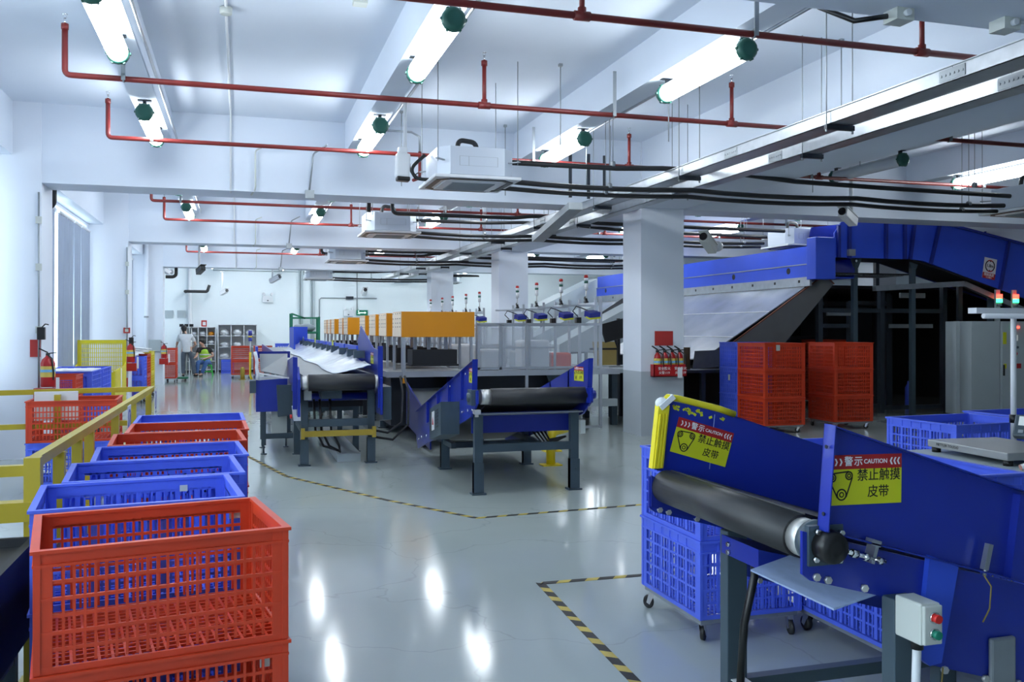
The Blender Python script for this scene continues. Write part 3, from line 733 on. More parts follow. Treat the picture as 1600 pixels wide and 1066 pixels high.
# back of the hall
G = 'crates in front of the back shelves'
stack(.02, 32.0, d(0), ['red', 'red'], 'red stack before the white shelves', G, .48, (.75, 1.0))
stack(.75, 32.2, d(0), ['red', 'red'], 'red stack right of it, behind the warning pole', G, .48, (.75, 1.0))
stack(1.55, 32.0, d(0), ['blue', 'blue'], 'blue stack at the back of the hall', G, .52, (.95, 1.0))
crate('blue', -.45, 35.9, 0.0, 0, 'blue crate on the floor under the right white shelf', G, (.55, .8, 1.2))
# small things on and in the crates
def chip(x, y, z, w, h, rz, nm, tilt=0, m='offwhite_box'):
    M = Matrix.Rotation(rz, 3, 'Z') @ Matrix.Rotation(tilt, 3, 'X')
    o = MB().obox((0, 0, 0), (w, .0015, h), M).build('paper_label', m); o.location = (x, y, z); return tag(o, nm, 'label')
chip(-.63, 4.595, .865, .04, .07, d(6.5), 'torn paper label inside the second blue crate of the left row')
chip(-.26, 4.63, .885, .035, .03, d(6.5), 'scrap of tape on the back wall of the second crate in the left row')
chip(.085, 3.36, .47, .035, .06, d(10), 'torn pale label on the lowest red crate at lower left')
chip(-.02, 3.98, .885, .05, .06, d(10), 'torn tape inside the nearest red crate near its right corner')
chip(8.12, 12.44, 1.36, .07, .09, 0, 'paper note on the top red crate right of the pillar')
chip(7.928, 13.6, .84, .06, .10, d(90), 'paper note on the blue stack behind the pillar')
chip(5.13, 5.335, .80, .17, .06, d(4), 'paper label on the blue crate left of the control cabinet')
chip(3.66, 3.75, .87, .03, .05, d(90), 'scrap of tape inside the blue crate beside the scale table')
chip(3.66, 4.05, .885, .02, .06, d(90), 'strip of pale tape hanging inside the blue crate beside the scale table')
# white liner in the blue window crate
m = MB()
for k in range(8):
    m.box(-.39 + k * .097, -.293 + k * .097, -.50, .50, 1.005 - .004 * (k % 3), 1.024 - .004 * (k % 2))
o = m.build('plastic_liner', 'sheet_white'); o.location = (-2.53, 15.35, 0.012); tag(o, 'white plastic liner on top of the blue window crates', 'liner')
# tall yellow cage cart
t = thing('cage_cart', 'tall yellow lattice cart with an open front behind the blue window crates', 'cart', (-2.53, 18.0, 0))
m = MB()
def lattice(m, x0, x1, y, z0, z1, nx, nz):
    m.box(x0, x1, y - .012, y + .012, z1 - .07, z1).box(x0, x1, y - .012, y + .012, z0, z0 + .05).box(x0, x0 + .06, y - .011, y + .011, z0, z1).box(x1 - .06, x1, y - .011, y + .011, z0, z1)
    for k in range(1, nx): m.box(x0 + (x1 - x0) * k / nx - .008, x0 + (x1 - x0) * k / nx + .008, y - .005, y + .005, z0, z1)
    for k in range(1, nz): m.box(x0, x1, y - .006, y + .006, z0 + (z1 - z0) * k / nz - .006, z0 + (z1 - z0) * k / nz + .006)
lattice(m, -2.96, -2.10, 18.85, .13, 1.45, 26, 16); m.build('back_panel', 'yellow_plastic', t, world=True)
m = MB(); lattice(m, -2.96, -2.10, 17.2, .13, .90, 26, 8); m.build('front_panel', 'yellow_plastic', t, world=True)
for x in (-2.96, -2.12):
    MB().prism([(x, 17.2, .13), (x, 18.86, .13), (x, 18.86, 1.02), (x, 18.6, .96), (x, 17.2, .92)], (.02, 0, 0)).build('side_panel', 'yellow_plastic', t, world=True)
MB().box(-2.96, -2.10, 17.2, 18.86, .10, .13).build('base', 'dull_steel', t, world=True)
for x in (-2.85, -2.2):
    for y in (17.3, 18.75): MB().cyl((x - .02, y, .05), (x + .02, y, .05), .05, 14).box(x - .025, x + .025, y - .02, y + .02, .05, .10).build('caster', 'rubber', t, world=True)
MB().box(-2.098, -2.094, 18.0, 18.12, .5, .94).build('strap', 'sheet_white', t, world=True, label='white strap')
m = MB()
for k in range(5): m.obox((-2.38 + .05 * k, 21.75 + .2 * k, 1.10 + .03 * k), (.42, .42, .012), Matrix.Rotation(.4 * k, 3, 'Z') @ Matrix.Rotation(.1, 3, 'X'))
m.box(-2.6, -2.2, 21.7, 22.1, 1.053, 1.08)
single('packaging_film', m, 'sheet_white', 'crumpled white film lying on the crates at the second pillar', 'film')
# ================================================================ yellow railing
t = thing('guard_railing', 'L-shaped yellow steel guard railing beside the left crate row', 'railing', (-.92, 4.72, 0))
X0, YA, YB2, ZR = -.93, 4.72, 9.75, 1.05
def rl(a, b, w=.05): MB().bar(a, b, w, w).build('rail', 'yellow_paint', t, world=True)
rl((X0, YA + .03, ZR - .025), (X0 + .04, YB2 + .5, ZR - .025)); rl((X0, YA, .52), (X0 + .04, YB2 + .5, .52), .045)
rl((-2.9, YB2 + .1, ZR - .025), (X0 + .04, YB2 + .46, ZR - .025)); rl((-2.9, YB2 + .0, .70), (X0, YB2 + .2, .70), .05)
rl((-2.9, YA - .1, ZR - .06), (X0, YA, ZR - .06)); rl((-2.9, YA - .1, .80), (X0, YA, .80), .09)
def post(x, y, z1=ZR - .05, w=.055): MB().box(x - w / 2, x + w / 2, y - w / 2, y + w / 2, .008, z1).box(x - .06, x + .06, y - .06, y + .06, 0, .008).build('post', 'yellow_paint', t, world=True)
post(X0, YA, ZR, .07)
for y in (5.3, 5.85, 6.3, 7.55, 8.75, 10.2): post(X0 + .01, y)
post(-1.74, YB2 + .18)
for x, w, y, ang, nm in ((-.855, .22, 7.85, 0, 'nearer'), (-.845, .26, 10.1, 0, 'far')):
    s = MB().slot(0).box(x, x + .004, y - w / 2, y + w / 2, .76, 1.04)
    s.slot(1)
    n = 22
    for k in range(n):
        a, b = 2 * PI * k / n, 2 * PI * (k + 1) / n
        P = [(x + .0045, y + r * math.cos(q), .915 + r * math.sin(q)) for r, q in ((.075, a), (.075, b), (.095, b), (.095, a))]
        s.prism(P, (.001, 0, 0))
    s.obox((x + .005, y, .915), (.001, .15, .018), Matrix.Rotation(PI / 4, 3, 'X')); s.box(x + .0045, x + .0055, y - .04, y + .04, .785, .80)
    s.build('railing_sign', ['white_plastic', 'label_navy'], t, world=True, label='white sign with a blue ring on the %s part of the side rail' % nm)
MB().box(-1.96, -1.56, YB2 + .225, YB2 + .235, .74, 1.03).build('sign_plate', 'white_plastic', t, world=True, bevel=.003, label='blank grey-white sign plate behind the rear post')
# ================================================================ belt conveyors
def sticker_mesh():
    """red and yellow-green caution sticker, 0.30 x 0.165, in the x-y plane"""
    W, Hh = .30, .165; b = MB(); b.mi = 0; b.box(-W/2, W/2, -Hh/2, Hh/2 - .047, 0, .001)
    b.mi = 1; b.box(-W/2, W/2, Hh/2 - .047, Hh/2, 0, .001)
    I = Matrix.Identity(4)
    def at(x, y): return Matrix.Translation((x, y, .0012))
    b.mi = 2
    text_into(b, '警', .034, at(-.060, Hh/2 - .0235), .0003, .0005); text_into(b, '示', .034, at(-.022, Hh/2 - .0235), .0003, .0005)
    text_into(b, 'CAUTION', .0205, at(.046, Hh/2 - .0235), .0003, .0004)
    for k in range(3):
        for x, s in ((-.128 + k * .018, 1), (.110 + k * .0145, -1)):
            y = Hh/2 - .0235
            b.prism([(x - .004*s, y + .012, .0010), (x + .002*s, y + .012, .0010), (x + .008*s, y, .0010), (x + .002*s, y, .0010)], (0, 0, .0006))
            b.prism([(x - .004*s, y - .012, .0010), (x + .002*s, y, .0010), (x + .008*s, y, .0010), (x + .002*s, y - .012, .0010)], (0, 0, .0006))
    b.mi = 3
    for i, ch in enumerate('禁止触摸'): text_into(b, ch, .043, at(-.005 + i * .043, .012), .0003, .0004)
    for i, ch in enumerate('皮带'): text_into(b, ch, .043, at(.036 + i * .043, -.043), .0003, .0004)
    def ring(cx, cy, r, w):
        n = 20
        for k in range(n):
            a, c = 2*PI*k/n, 2*PI*(k+1)/n
            b.prism([(cx + q * math.cos(t), cy + q * math.sin(t), .0010) for q, t in ((r, a), (r, c), (r + w, c), (r + w, a))], (0, 0, .0006))
    cs = [(-.122, .008, .011), (-.058, .014, .011), (-.086, -.048, .016)]
    for cx, cy, r in cs: ring(cx, cy, r - .001, .005); ring(cx, cy, r * .35, .004)
    for (p, q) in ((0, 1), (1, 2), (2, 0)):
        P, Q = V(cs[p][:2]), V(cs[q][:2]); dd = (Q - P).normalized(); nn = V((-dd.y, dd.x)); cc = (V(cs[0][:2]) + V(cs[1][:2]) + V(cs[2][:2])) / 3
        if (P - cc).dot(nn) < 0: nn = -nn
        A = P + nn * (cs[p][2] + .003); B2 = Q + nn * (cs[q][2] + .003); b.bar((A.x, A.y, .0013), (B2.x, B2.y, .0013), .0048, .0006)
    return b.mesh('warning_sticker', ['label_yellow', 'label_red', 'ink_white', 'ink_black'])
STK = sticker_mesh()
def sticker(parent, o, xd, yd, sc=1.0):
    ob = bpy.data.objects.new('warning_sticker', STK); COL.objects.link(ob); ob.parent = parent
    r = root_loc(parent)
    ob.matrix_local = Matrix.Translation(-r.location) @ plane_frame(o, xd, yd) @ Matrix.Scale(sc, 4)
    ob['label'] = 'red and yellow-green caution sticker'
    return ob

# ---------------------------------------------------------------- nearest conveyor, lower right
t = thing('belt_conveyor', 'nearest blue belt conveyor at lower right with a fat black roller', 'conveyor', (2.4, 2.86, 0))
AL = math.radians(17); U = V((math.cos(AL), 0, -math.sin(AL))); N = V((math.sin(AL), 0, math.cos(AL))); O = V((1.69, 0, 1.0))
def Q(u, y, n): return O + U * u + N * n + V((0, y, 0))
X2 = 3.3
# near guard: sheet, flanges
g = MB().prism([(1.665, 2.34, 1.052), (1.69, 2.34, 1.365), (X2, 2.34, .845), (X2, 2.34, .585)], (0, .004, 0))
g.prism([(1.665, 2.29, 1.052), (1.69, 2.29, 1.365), (1.694, 2.29, 1.365), (1.669, 2.29, 1.052)], (0, .054, 0))
g.prism([(1.69, 2.305, 1.362), (X2, 2.305, .842), (X2, 2.305, .846), (1.69, 2.305, 1.366)], (0, .039, 0))
g.prism([(1.665, 2.30, 1.048), (X2, 2.30, .581), (X2, 2.30, .586), (1.665, 2.30, 1.053)], (0, .044, 0))
for x in (2.42,):
    zt = 1.365 - (x - 1.69) * .323; zb = 1.052 - (x - 1.665) * .2856
    g.prism([(x - .06, 2.31, zb + .012), (x - .02, 2.31, zt - .01), (x + .03, 2.31, zt - .025), (x - .01, 2.31, zb)], (0, .031, 0))
near = g.build('side_guard', 'blue_paint', t, world=True)
sticker(near, V((1.825, 2.337, 1.192)), (1, 0, -.015), (.015, 0, 1), .92)
b2 = MB()
for u, z in ((1.678, 1.30), (1.668, 1.10)): b2.cyl((u - .001, 2.315, z), (u + .006 - .01, 2.315, z), .006, 10)
b2.build('bolt', 'dark_steel', near, world=True)
# far guard with its yellow edge strip
g = MB().prism([(1.645, 3.42, 1.07), (1.69, 3.42, 1.335), (1.71, 3.42, 1.355), (1.95, 3.42, 1.302), (X2, 3.42, .86), (X2, 3.42, .60)], (0, .004, 0))
g.prism([(1.95, 3.42, 1.30), (X2, 3.42, .858), (X2, 3.42, .862), (1.95, 3.42, 1.304)], (0, .04, 0))
far = g.build('side_guard', 'blue_paint', t, world=True)
sticker(far, V((1.865, 3.418, 1.175)), (1, 0, -.30), (.30, 0, 1), .90)
MB().bar((1.90, 3.4196, 1.06), (1.925, 3.4196, 1.29), .003, .001).build('panel_seam', 'pale_blue_steel', far, world=True)
s = MB().prism([(1.628, 3.405, 1.075), (1.658, 3.405, 1.335), (1.708, 3.405, 1.335), (1.678, 3.405, 1.075)], (0, .035, 0))
for k in range(3): s.prism([(1.635 + k * .014, 3.398, 1.078), (1.662 + k * .014, 3.398, 1.30), (1.668 + k * .014, 3.398, 1.30), (1.641 + k * .014, 3.398, 1.078)], (0, .01, 0))
s.tube([(1.675, 3.42, 1.34), (1.705, 3.42, 1.368), (1.75, 3.42, 1.362), (1.95, 3.42, 1.312), (2.02, 3.42, 1.288)], .014, 8)
s.build('edge_strip', 'bright_yellow_pad', far, world=True, label='yellow foam edge strip')
MB().ball((1.680, 3.42, 1.345), .030, (1, .7, .8)).bar((1.665, 3.42, 1.325), (1.725, 3.42, 1.372), .045, .022).build('tape_wrap', 'sheet_white', far, world=True, label='crumpled clear tape')
fl = MB(); rr = random.Random(4)
for k in range(26):
    x = 1.73 + rr.random() * .25; z = 1.345 - (x - 1.73) * .2 - .012 - rr.random() * .022
    fl.obox((x, 3.4185, z), (.006 + rr.random() * .010, .0012, .004 + rr.random() * .008), Matrix.Rotation(rr.random() * 3, 3, 'Y'))
fl.build('glue_residue', 'label_yellow', far, world=True)
# roller, belt
MB().cyl((1.69, 2.46, 1.0), (1.69, 3.40, 1.0), .068, 32).build('roller', 'rubber_roller', t, world=True)
MB().cyl((1.69, 2.40, 1.0), (1.69, 2.46, 1.0), .060, 28).build('roller_end', 'chrome_dull', t, world=True, label='bare metal roller end')
be = MB()
be.prism([Q(.0, 2.47, .066), Q(1.75, 2.47, .066), Q(1.75, 2.47, .072), Q(0, 2.47, .072)], (0, .93, 0)); be.prism([Q(.0, 2.47, -.068), Q(1.75, 2.47, -.10), Q(1.75, 2.47, -.094), Q(0, 2.47, -.062)], (0, .93, 0))
be.build('belt', 'rubber_roller', t, world=True)
# side frames
for y, nm in ((2.345, 'near'), (3.405, 'far')):
    f = MB().prism([(1.615, y, 1.045), (1.615, y, .915), (1.64, y, .895), (1.90, y, .825), (1.985, y, .80), (2.02, y, .66), (2.06, y, .60), (X2, y, .24), (X2, y, .585)], (0, .012, 0))
    side = f.build('side_frame', 'blue_paint', t, world=True)
    if nm == 'near':
        MB().prism([(2.06, 2.325, .945), (2.02, 2.325, .63), (2.06, 2.325, .60), (2.105, 2.325, .605), (2.17, 2.325, .90)], (0, .02, 0)).build('splice_plate', 'bright_blue_paint', side, world=True)
    for x, z in ((1.66, .905), (1.70, .893), (1.83, .858), (2.02, .735), (2.13, .575), (2.29, .53), (2.42, .50)):
        MB().cyl((x, y - .012, z), (x, y, z), .012, 6).build('bolt', 'chrome_dull', side, world=True)
MB().prism([(1.62, 3.395, 1.05), (1.62, 3.395, .92), (1.98, 3.395, .81), (1.98, 3.395, .87)], (0, .008, 0)).build('end_plate', 'deep_blue_paint', t, world=True)
# bearing unit and tensioner on the near side
bb = MB().lathe((1.69, 2.40, 1.0), [(.066, 0), (.066, .022), (.052, .03), (.052, .055)], (0, -1, 0), 24).box(1.63, 1.75, 2.335, 2.355, .94, 1.06)
bearing = bb.build('bearing_unit', 'slate_paint', t, world=True)
MB().lathe((1.69, 2.345, 1.0), [(.052, 0), (.050, .045), (.044, .058), (.02, .062)], (0, -1, 0), 24).build('bearing_cap', 'black_plastic', bearing, world=True)
bo = MB()
for a in range(4): bo.cyl((1.69 + .058 * math.cos(a * 1.57 + .7), 2.33, 1.0 + .058 * math.sin(a * 1.57 + .7)), (1.69 + .058 * math.cos(a * 1.57 + .7), 2.315, 1.0 + .058 * math.sin(a * 1.57 + .7)), .009, 6)
bo.build('bolt', 'chrome', bearing, world=True)
te = MB().cyl(Q(.06, 2.31, .0), Q(.20, 2.31, .0), .007, 10).cyl(Q(.075, 2.31, .0), Q(.095, 2.31, 0), .014, 6).cyl(Q(.12, 2.31, .0), Q(.135, 2.31, 0), .013, 6).cyl(Q(.175, 2.31, .0), Q(.19, 2.31, 0), .012, 6)
tens = te.build('tension_screw', 'chrome', t, world=True)
MB().obox(Q(.155, 2.325, .02), (.012, .04, .07), Matrix.Rotation(AL, 3, 'Y')).obox(Q(.145, 2.315, .048), (.035, .03, .018), Matrix.Rotation(AL, 3, 'Y')).build('tension_bracket', 'galvanised', tens, world=True)
# pan under the belt, cross block, legs
MB().prism([(1.735, 2.36, .798), (1.90, 2.36, .838), (2.75, 2.36, .575), (2.75, 2.36, .57), (1.90, 2.36, .828), (1.735, 2.36, .792)], (0, .47, 0)).build('under_pan', 'pale_blue_steel', t, world=True, label='bare pale steel pan')
cb = MB().prism([(1.78, 3.11, .86), (1.78, 3.11, .79), (1.86, 3.11, .76), (1.98, 3.11, .74), (1.98, 3.11, .81)], (0, -.26, 0)).build('cross_block', 'blue_paint', t, world=True)
bo = MB()
for z in (.835, .805): bo.cyl((1.78, 3.05, z), (1.768, 3.05, z), .010, 6)
bo.build('bolt', 'chrome', cb, world=True)
for x, y, z1 in ((1.945, 2.32, .83), (1.915, 3.25, .84), (2.95, 2.32, .38), (2.95, 3.25, .38)):
    MB().box(x - .045, x + .045, y - .03, y + .03, .012, z1).box(x - .07, x + .07, y - .05, y + .05, 0, .012).build('leg', 'slate_paint', t, world=True, bevel=.004)
for a, b in (((1.96, 3.25, .215), (2.905, 3.25, .215)), ((1.915, 2.35, .215), (1.915, 3.22, .215)), ((1.99, 2.32, .215), (2.905, 2.32, .215))):
    MB().bar(a, b, .05, .05).build('cross_rail', 'slate_paint', t, world=True)
MB().tube([(1.985, 3.20, .80), (1.93, 3.12, .68), (1.885, 3.12, .50), (1.885, 3.15, .24)], .016, 10).build('cable', 'black_plastic', t, world=True)
MB().bar((1.885, 3.20, .245), (1.95, 3.20, .245), .06, .004).bar((1.87, 3.195, .10), (1.87, 3.195, .24), .004, .004).build('cable_tie', 'white_plastic', t, world=True)
cbx = MB().box(1.895, 1.965, 2.175, 2.285, .728, .850).build('control_box', 'offwhite_box', t, world=True, bevel=.006, label='grey push-button box')
MB().box(1.898, 1.962, 2.163, 2.175, .732, .846).build('lid', 'offwhite_box', cbx, world=True, bevel=.004)
for z, m_ in ((.812, 'button_red'), (.765, 'button_green')):
    MB().cyl((1.932, 2.163, z), (1.932, 2.157, z), .017, 18).build('button_ring', 'chrome', cbx, world=True)
    MB().cyl((1.932, 2.157, z), (1.932, 2.143, z), .0125, 18).build('button', m_, cbx, world=True)
MB().tube([(1.93, 2.23, .73), (1.925, 2.23, .60), (1.945, 2.225, .40), (1.93, 2.23, .02)], .013, 10).build('white_cable', 'white_plastic', t, world=True)
MB().cyl((1.93, 2.23, .735), (1.93, 2.23, .70), .018, 12).build('cable_gland', 'black_plastic', cbx, world=True)
pl = MB().box(2.30, 2.40, 2.325, 2.343, .50, .66).build('side_cover', 'dull_steel', t, world=True, bevel=.008)
se = MB().bar((2.255, 2.31, .89), (2.275, 2.31, .97), .018, .018).cyl((2.255, 2.31, .87), (2.262, 2.31, .90), .006, 8).build('sensor', 'galvanised', near, world=True)
MB().tube([(2.245, 2.30, .875), (2.268, 2.295, .84), (2.262, 2.295, .77), (2.235, 2.295, .73)], .0025, 6).build('thin_cable', 'ochre_board', t, world=True)
MB().tube([(2.11, 2.325, .59), (2.10, 2.32, .54), (2.14, 2.32, .49)], .0025, 6).build('thin_cable', 'ochre_board', t, world=True)

# ---------------------------------------------------------------- conveyor facing the camera in the middle
def leg2(m, x, y, z1, w=.085, dp=.07):
    m.box(x - w / 2, x + w / 2, y - dp / 2, y + dp / 2, .22, z1)
    m.box(x - w / 2 - .008, x + w / 2 + .008, y - dp / 2 - .008, y + dp / 2 - .002, .02, .32); m.box(x - w / 2 - .008, x - w / 2 + .002, y - dp / 2, y + dp / 2, .02, .32)
    m.box(x + w / 2 - .002, x + w / 2 + .008, y - dp / 2, y + dp / 2, .06, .32)
    m.box(x - w / 2 - .03, x + w / 2 + .03, y - .06, y + .06, 0, .018)
    m.cyl((x, y, .018), (x, y, .22), .012, 8)
    m.cyl((x + .01, y - dp / 2 - .016, .22), (x + .01, y - dp / 2 - .006, .22), .012, 6)
t = thing('belt_conveyor', 'blue belt conveyor with two flared guards in the middle of the hall, roller facing us', 'conveyor', (2.80, 9.6, 0))
XA, XB = 2.215, 3.375
zt = lambda y: 1.355 - (y - 8.55) * .252
zb = lambda y: 1.06 - (y - 8.55) * .235
for x, sg in ((XA, -1), (XB, 1)):
    y2 = 11.6 if sg < 0 else 11.5
    g = MB().prism([(x, 8.56, 1.05), (x, 8.53, 1.36), (x, y2, zt(y2)), (x, y2, zb(y2) - .0)], (.004, 0, 0))
    g.prism([(x, 8.53, 1.356), (x, y2, zt(y2) - .004), (x, y2, zt(y2)), (x, 8.53, 1.36)], (sg * .04, 0, 0))
    g.prism([(x, 8.56, 1.05), (x, 8.53, 1.36), (x, 8.534, 1.36), (x, 8.564, 1.05)], (sg * .05, 0, 0))
    for y in (9.1, 9.7, 10.3, 10.9): g.prism([(x, y, zb(y)), (x, y, zt(y)), (x, y + .04, zt(y + .04)), (x, y + .04, zb(y + .04))], (sg * .03, 0, 0))
    gd = g.build('side_guard', 'blue_paint', t, world=True)
    f = MB().prism([(x + sg * .004, 8.47, 1.06), (x + sg * .004, 8.47, .93), (x + sg * .004, 8.72, .78), (x + sg * .004, 9.2, .66), (x + sg * .004, 11.5, .12), (x + sg * .004, 11.62, .30), (x + sg * .004, 11.62, zb(11.62))], (sg * .02, 0, 0))
    sf = f.build('side_frame', 'blue_paint', t, world=True)
    for y, z in ((8.62, .86), (8.8, .84), (9.05, .80), (10.5, .45), (10.9, .35), (11.2, .3), (11.4, .25), (8.9, 1.2), (9.6, 1.03)): MB().cyl((x + sg * .024, y, z), (x + sg * .036, y, z), .014, 6).build('bolt', 'chrome', sf, world=True)
    xs = x + (.012 if sg < 0 else .0)
    sticker(gd, V((x + .006, 8.72, 1.20)) if sg > 0 else V((x - .003, 8.72, 1.19)), (0, 1 if sg > 0 else -1, 0), (0, 0, 1), .9) if sg < 0 else sticker(gd, V((x - .003, 8.80, 1.19)), (0, -1, 0.02), (0, .02, 1), .9)
MB().cyl((2.36, 8.60, .985), (3.36, 8.60, .985), .083, 28).build('roller', 'rubber_roller', t, world=True)
MB().cyl((2.26, 8.60, .985), (2.36, 8.60, .985), .075, 24).build('roller_end', 'chrome_dull', t, world=True, label='bare metal roller end')
MB().prism([(2.30, 8.6, 1.06), (2.30, 11.5, .36), (2.30, 11.5, .366), (2.30, 8.6, 1.068)], (1.03, 0, 0)).prism([(2.32, 8.62, .905), (2.32, 8.95, .78), (2.32, 11.4, .22), (2.32, 11.4, .226), (2.32, 8.95, .79), (2.32, 8.62, .911)], (1.0, 0, 0)).build('belt', 'rubber_roller', t, world=True)
for x, s in ((2.20, -1), (3.40, 1)):
    br = MB().box(x - .05, x + .02, 8.52, 8.68, .91, 1.06).lathe((x + s * .02, 8.6, .985), [(.05, 0), (.045, .05), (.02, .055)], (s, 0, 0), 18).build('bearing_unit', 'slate_paint' if s < 0 else 'blue_paint', t, world=True)
    MB().cyl((x, 8.5, .87), (x, 8.5, .80), .02, 8).box(x - .03, x + .03, 8.46, 8.54, .83, .87).build('tension_screw', 'chrome_dull', br, world=True)
MB().box(2.24, 3.36, 8.86, 8.88, .60, .81).build('front_apron', 'deep_blue_paint', t, world=True)
MB().prism([(2.24, 8.65, .82), (3.36, 8.65, .82), (3.36, 8.9, .78), (2.24, 8.9, .78)], (0, 0, -.012)).build('under_pan', 'dull_steel', t, world=True)
for x, y, z in ((2.28, 8.76, .80), (3.30, 8.76, .82), (2.32, 10.48, .42), (3.36, 10.56, .42)):
    m = MB(); leg2(m, x, y, z); m.build('leg', 'slate_paint', t, world=True)
MB().box(2.32, 3.26, 8.73, 8.79, .42, .50).build('cross_rail', 'slate_paint', t, world=True)
for x in (2.32, 3.34): MB().box(x - .03, x + .03, 10.0, 11.5, .30, .36).build('side_rail', 'slate_paint', t, world=True)
MB().box(2.3, 3.4, 10.48, 10.54, .24, .31).build('cross_rail', 'slate_paint', t, world=True)
mb = MB().prism([(1.99, 9.18, .90), (1.99, 9.18, .56), (1.99, 9.75, .44), (1.99, 9.75, .78)], (.2, 0, 0)).build('motor_cover', 'slate_paint', t, world=True, label='grey motor cover with vents and a sticker')
v = MB()
for k in range(6):
    for q in range(2):
        y = 9.30 + .28 * q; v.prism([(1.988, y, .82 - .035 * k - .06 * q), (1.988, y + .14, .79 - .035 * k - .06 * q), (1.988, y + .14, .778 - .035 * k - .06 * q), (1.988, y, .808 - .035 * k - .06 * q)], (.004, 0, 0))
v.build('vent', 'black_plastic', mb, world=True)
st = MB().prism([(1.986, 9.50, .78), (1.986, 9.50, .58), (1.986, 9.62, .555), (1.986, 9.62, .755)], (.004, 0, 0)).slot(1).prism([(1.984, 9.52, .63), (1.984, 9.60, .62), (1.984, 9.565, .71)], (.003, 0, 0))
st.build('hazard_sticker', ['white_plastic', 'label_red'], mb, world=True, label='white hazard sticker')
MB().box(3.345, 3.40, 8.68, 8.74, .58, .72).build('switch_box', 'offwhite_box', t, world=True, bevel=.005, label='small pale switch box on the right leg')
m = MB()
for k in range(4): m.tube([(3.1 - .05 * k, 9.2, .62), (3.15, 9.1 + .05 * k, .48 - .03 * k), (3.3, 9.0, .52)], .012, 8)
m.build('cable', 'black_plastic', t, world=True)

# ---------------------------------------------------------------- long conveyor at the left of the sorter
t = thing('belt_conveyor', 'long blue belt conveyor loaded with white film, its black roller facing the walkway', 'conveyor', (1.15, 14.5, 0))
xl, xr, y0, y1 = .68, 1.62, 11.0, 29.0
rl_ = MB().cyl((.78, 11.0, 1.015), (1.56, 11.0, 1.015), .10, 28).build('roller', 'rubber_roller', t, world=True)
for xa, xb in ((.70, .78), (1.56, 1.60)): MB().cyl((xa, 11.0, 1.015), (xb, 11.0, 1.015), .085, 22).build('roller_end', 'chrome_dull', t, world=True)
MB().box(.72, 1.58, 11.0, y1, 1.085, 1.10).build('belt', 'belt_grey', t, world=True, label='grey belt')
MB().prism([(xl, 10.9, .62), (xl, 10.9, 1.06), (xl, 11.15, 1.20), (xl, y1, 1.20), (xl, y1, .85), (xl, 11.3, .85), (xl, 11.3, .62)], (-.03, 0, 0)).build('side_frame', 'blue_paint', t, world=True)
MB().prism([(xr, 10.9, .62), (xr, 10.9, 1.06), (xr, 11.1, 1.10), (xr, y1, 1.20), (xr, y1, .85), (xr, 11.3, .85), (xr, 11.3, .62)], (.03, 0, 0)).build('side_frame', 'blue_paint', t, world=True)
MB().prism([(.655, 11.1, 1.05), (.655, 11.05, 1.32), (.655, 11.5, 1.32), (.655, 13.0, 1.22), (.655, 13.0, 1.05)], (-.02, 0, 0)).box(.60, .655, 11.03, 11.08, .70, 1.32).build('side_guard', 'blue_paint', t, world=True)
g = MB().prism([(1.60, 11.02, 1.06), (1.60, 11.0, 1.40), (1.60, 11.4, 1.42), (1.60, 12.6, 1.70), (1.60, 12.9, 1.50), (1.60, 12.9, 1.10)], (.012, 0, 0)).box(1.60, 1.66, 10.96, 11.0, .70, 1.45)
gd = g.build('side_guard', 'blue_paint', t, world=True)
sticker(gd, V((1.597, 11.45, 1.29)), (0, -1, 0), (0, 0, 1), .85)
MB().prism([(1.40, 12.9, 1.10), (1.56, 12.9, 1.33), (1.60, 12.9, 1.33), (1.60, 12.9, 1.10)], (0, y1 - 12.9, 0)).build('sloped_side', 'blue_paint', t, world=True)
m = MB()
for k in range(10): m.box(1.58, 1.625, 12.95 + k * 1.6, 12.95 + k * 1.6 + 1.4, 1.33, 1.42)
m.build('upper_side', 'bright_blue_paint', t, world=True)
for k in range(12):
    y = 11.9 + k * 1.05 + (.25 if k % 3 == 0 else 0)
    c = MB().box(1.45, 1.59, y - .05, y + .05, 1.27, 1.37).cyl((1.50, y - .07, 1.30), (1.50, y + .07, 1.30), .035, 10)
    c.build('clamp', 'slate_paint', t, world=True)
for k in range(3): MB().box(1.575, 1.58, 16.2 + 3.9 * k, 16.45 + 3.9 * k, 1.34, 1.46).build('yellow_tag', 'label_yellow', t, world=True)
m = MB()
for x, y in ((.745, 11.2), (1.555, 11.25)): leg2(m, x, y, .95); m.build('leg', 'slate_paint', t, world=True); m = MB()
for x, y in ((.72, 12.3), (1.50, 12.35), (.74, 15), (1.56, 15), (.74, 18.5), (1.56, 18.5), (.74, 22), (1.56, 22), (.74, 25.5), (1.56, 25.5), (.74, 28.6), (1.56, 28.6)):
    MB().box(x - .04, x + .04, y - .035, y + .035, .015, .86).box(x - .06, x + .06, y - .05, y + .05, 0, .015).build('leg', 'slate_paint', t, world=True)
MB().box(.79, 1.51, 11.17, 11.23, .47, .56).build('cross_rail', 'slate_paint', t, world=True)
MB().box(.74, 1.54, 12.3, 12.36, .56, .66).build('cross_rail', 'slate_paint', t, world=True)
for x in (.73, 1.55): MB().box(x - .03, x + .03, 11.3, 28.8, .40, .47).build('side_rail', 'slate_paint', t, world=True)
MB().box(.72, 1.58, 11.12, 11.16, .355, .425).box(.70, .745, 11.10, 11.17, .33, .46).box(1.555, 1.60, 11.10, 11.17, .33, .46).build('guard_bar', 'ochre_paint', t, world=True, label='yellow guard bar across the front legs')
mo = MB().box(.95, 1.2, 11.25, 11.6, .80, .93).lathe((1.0, 11.3, .86), [(.06, 0), (.06, .3)], (0, 1, 0), 16).build('motor', 'slate_paint', t, world=True)
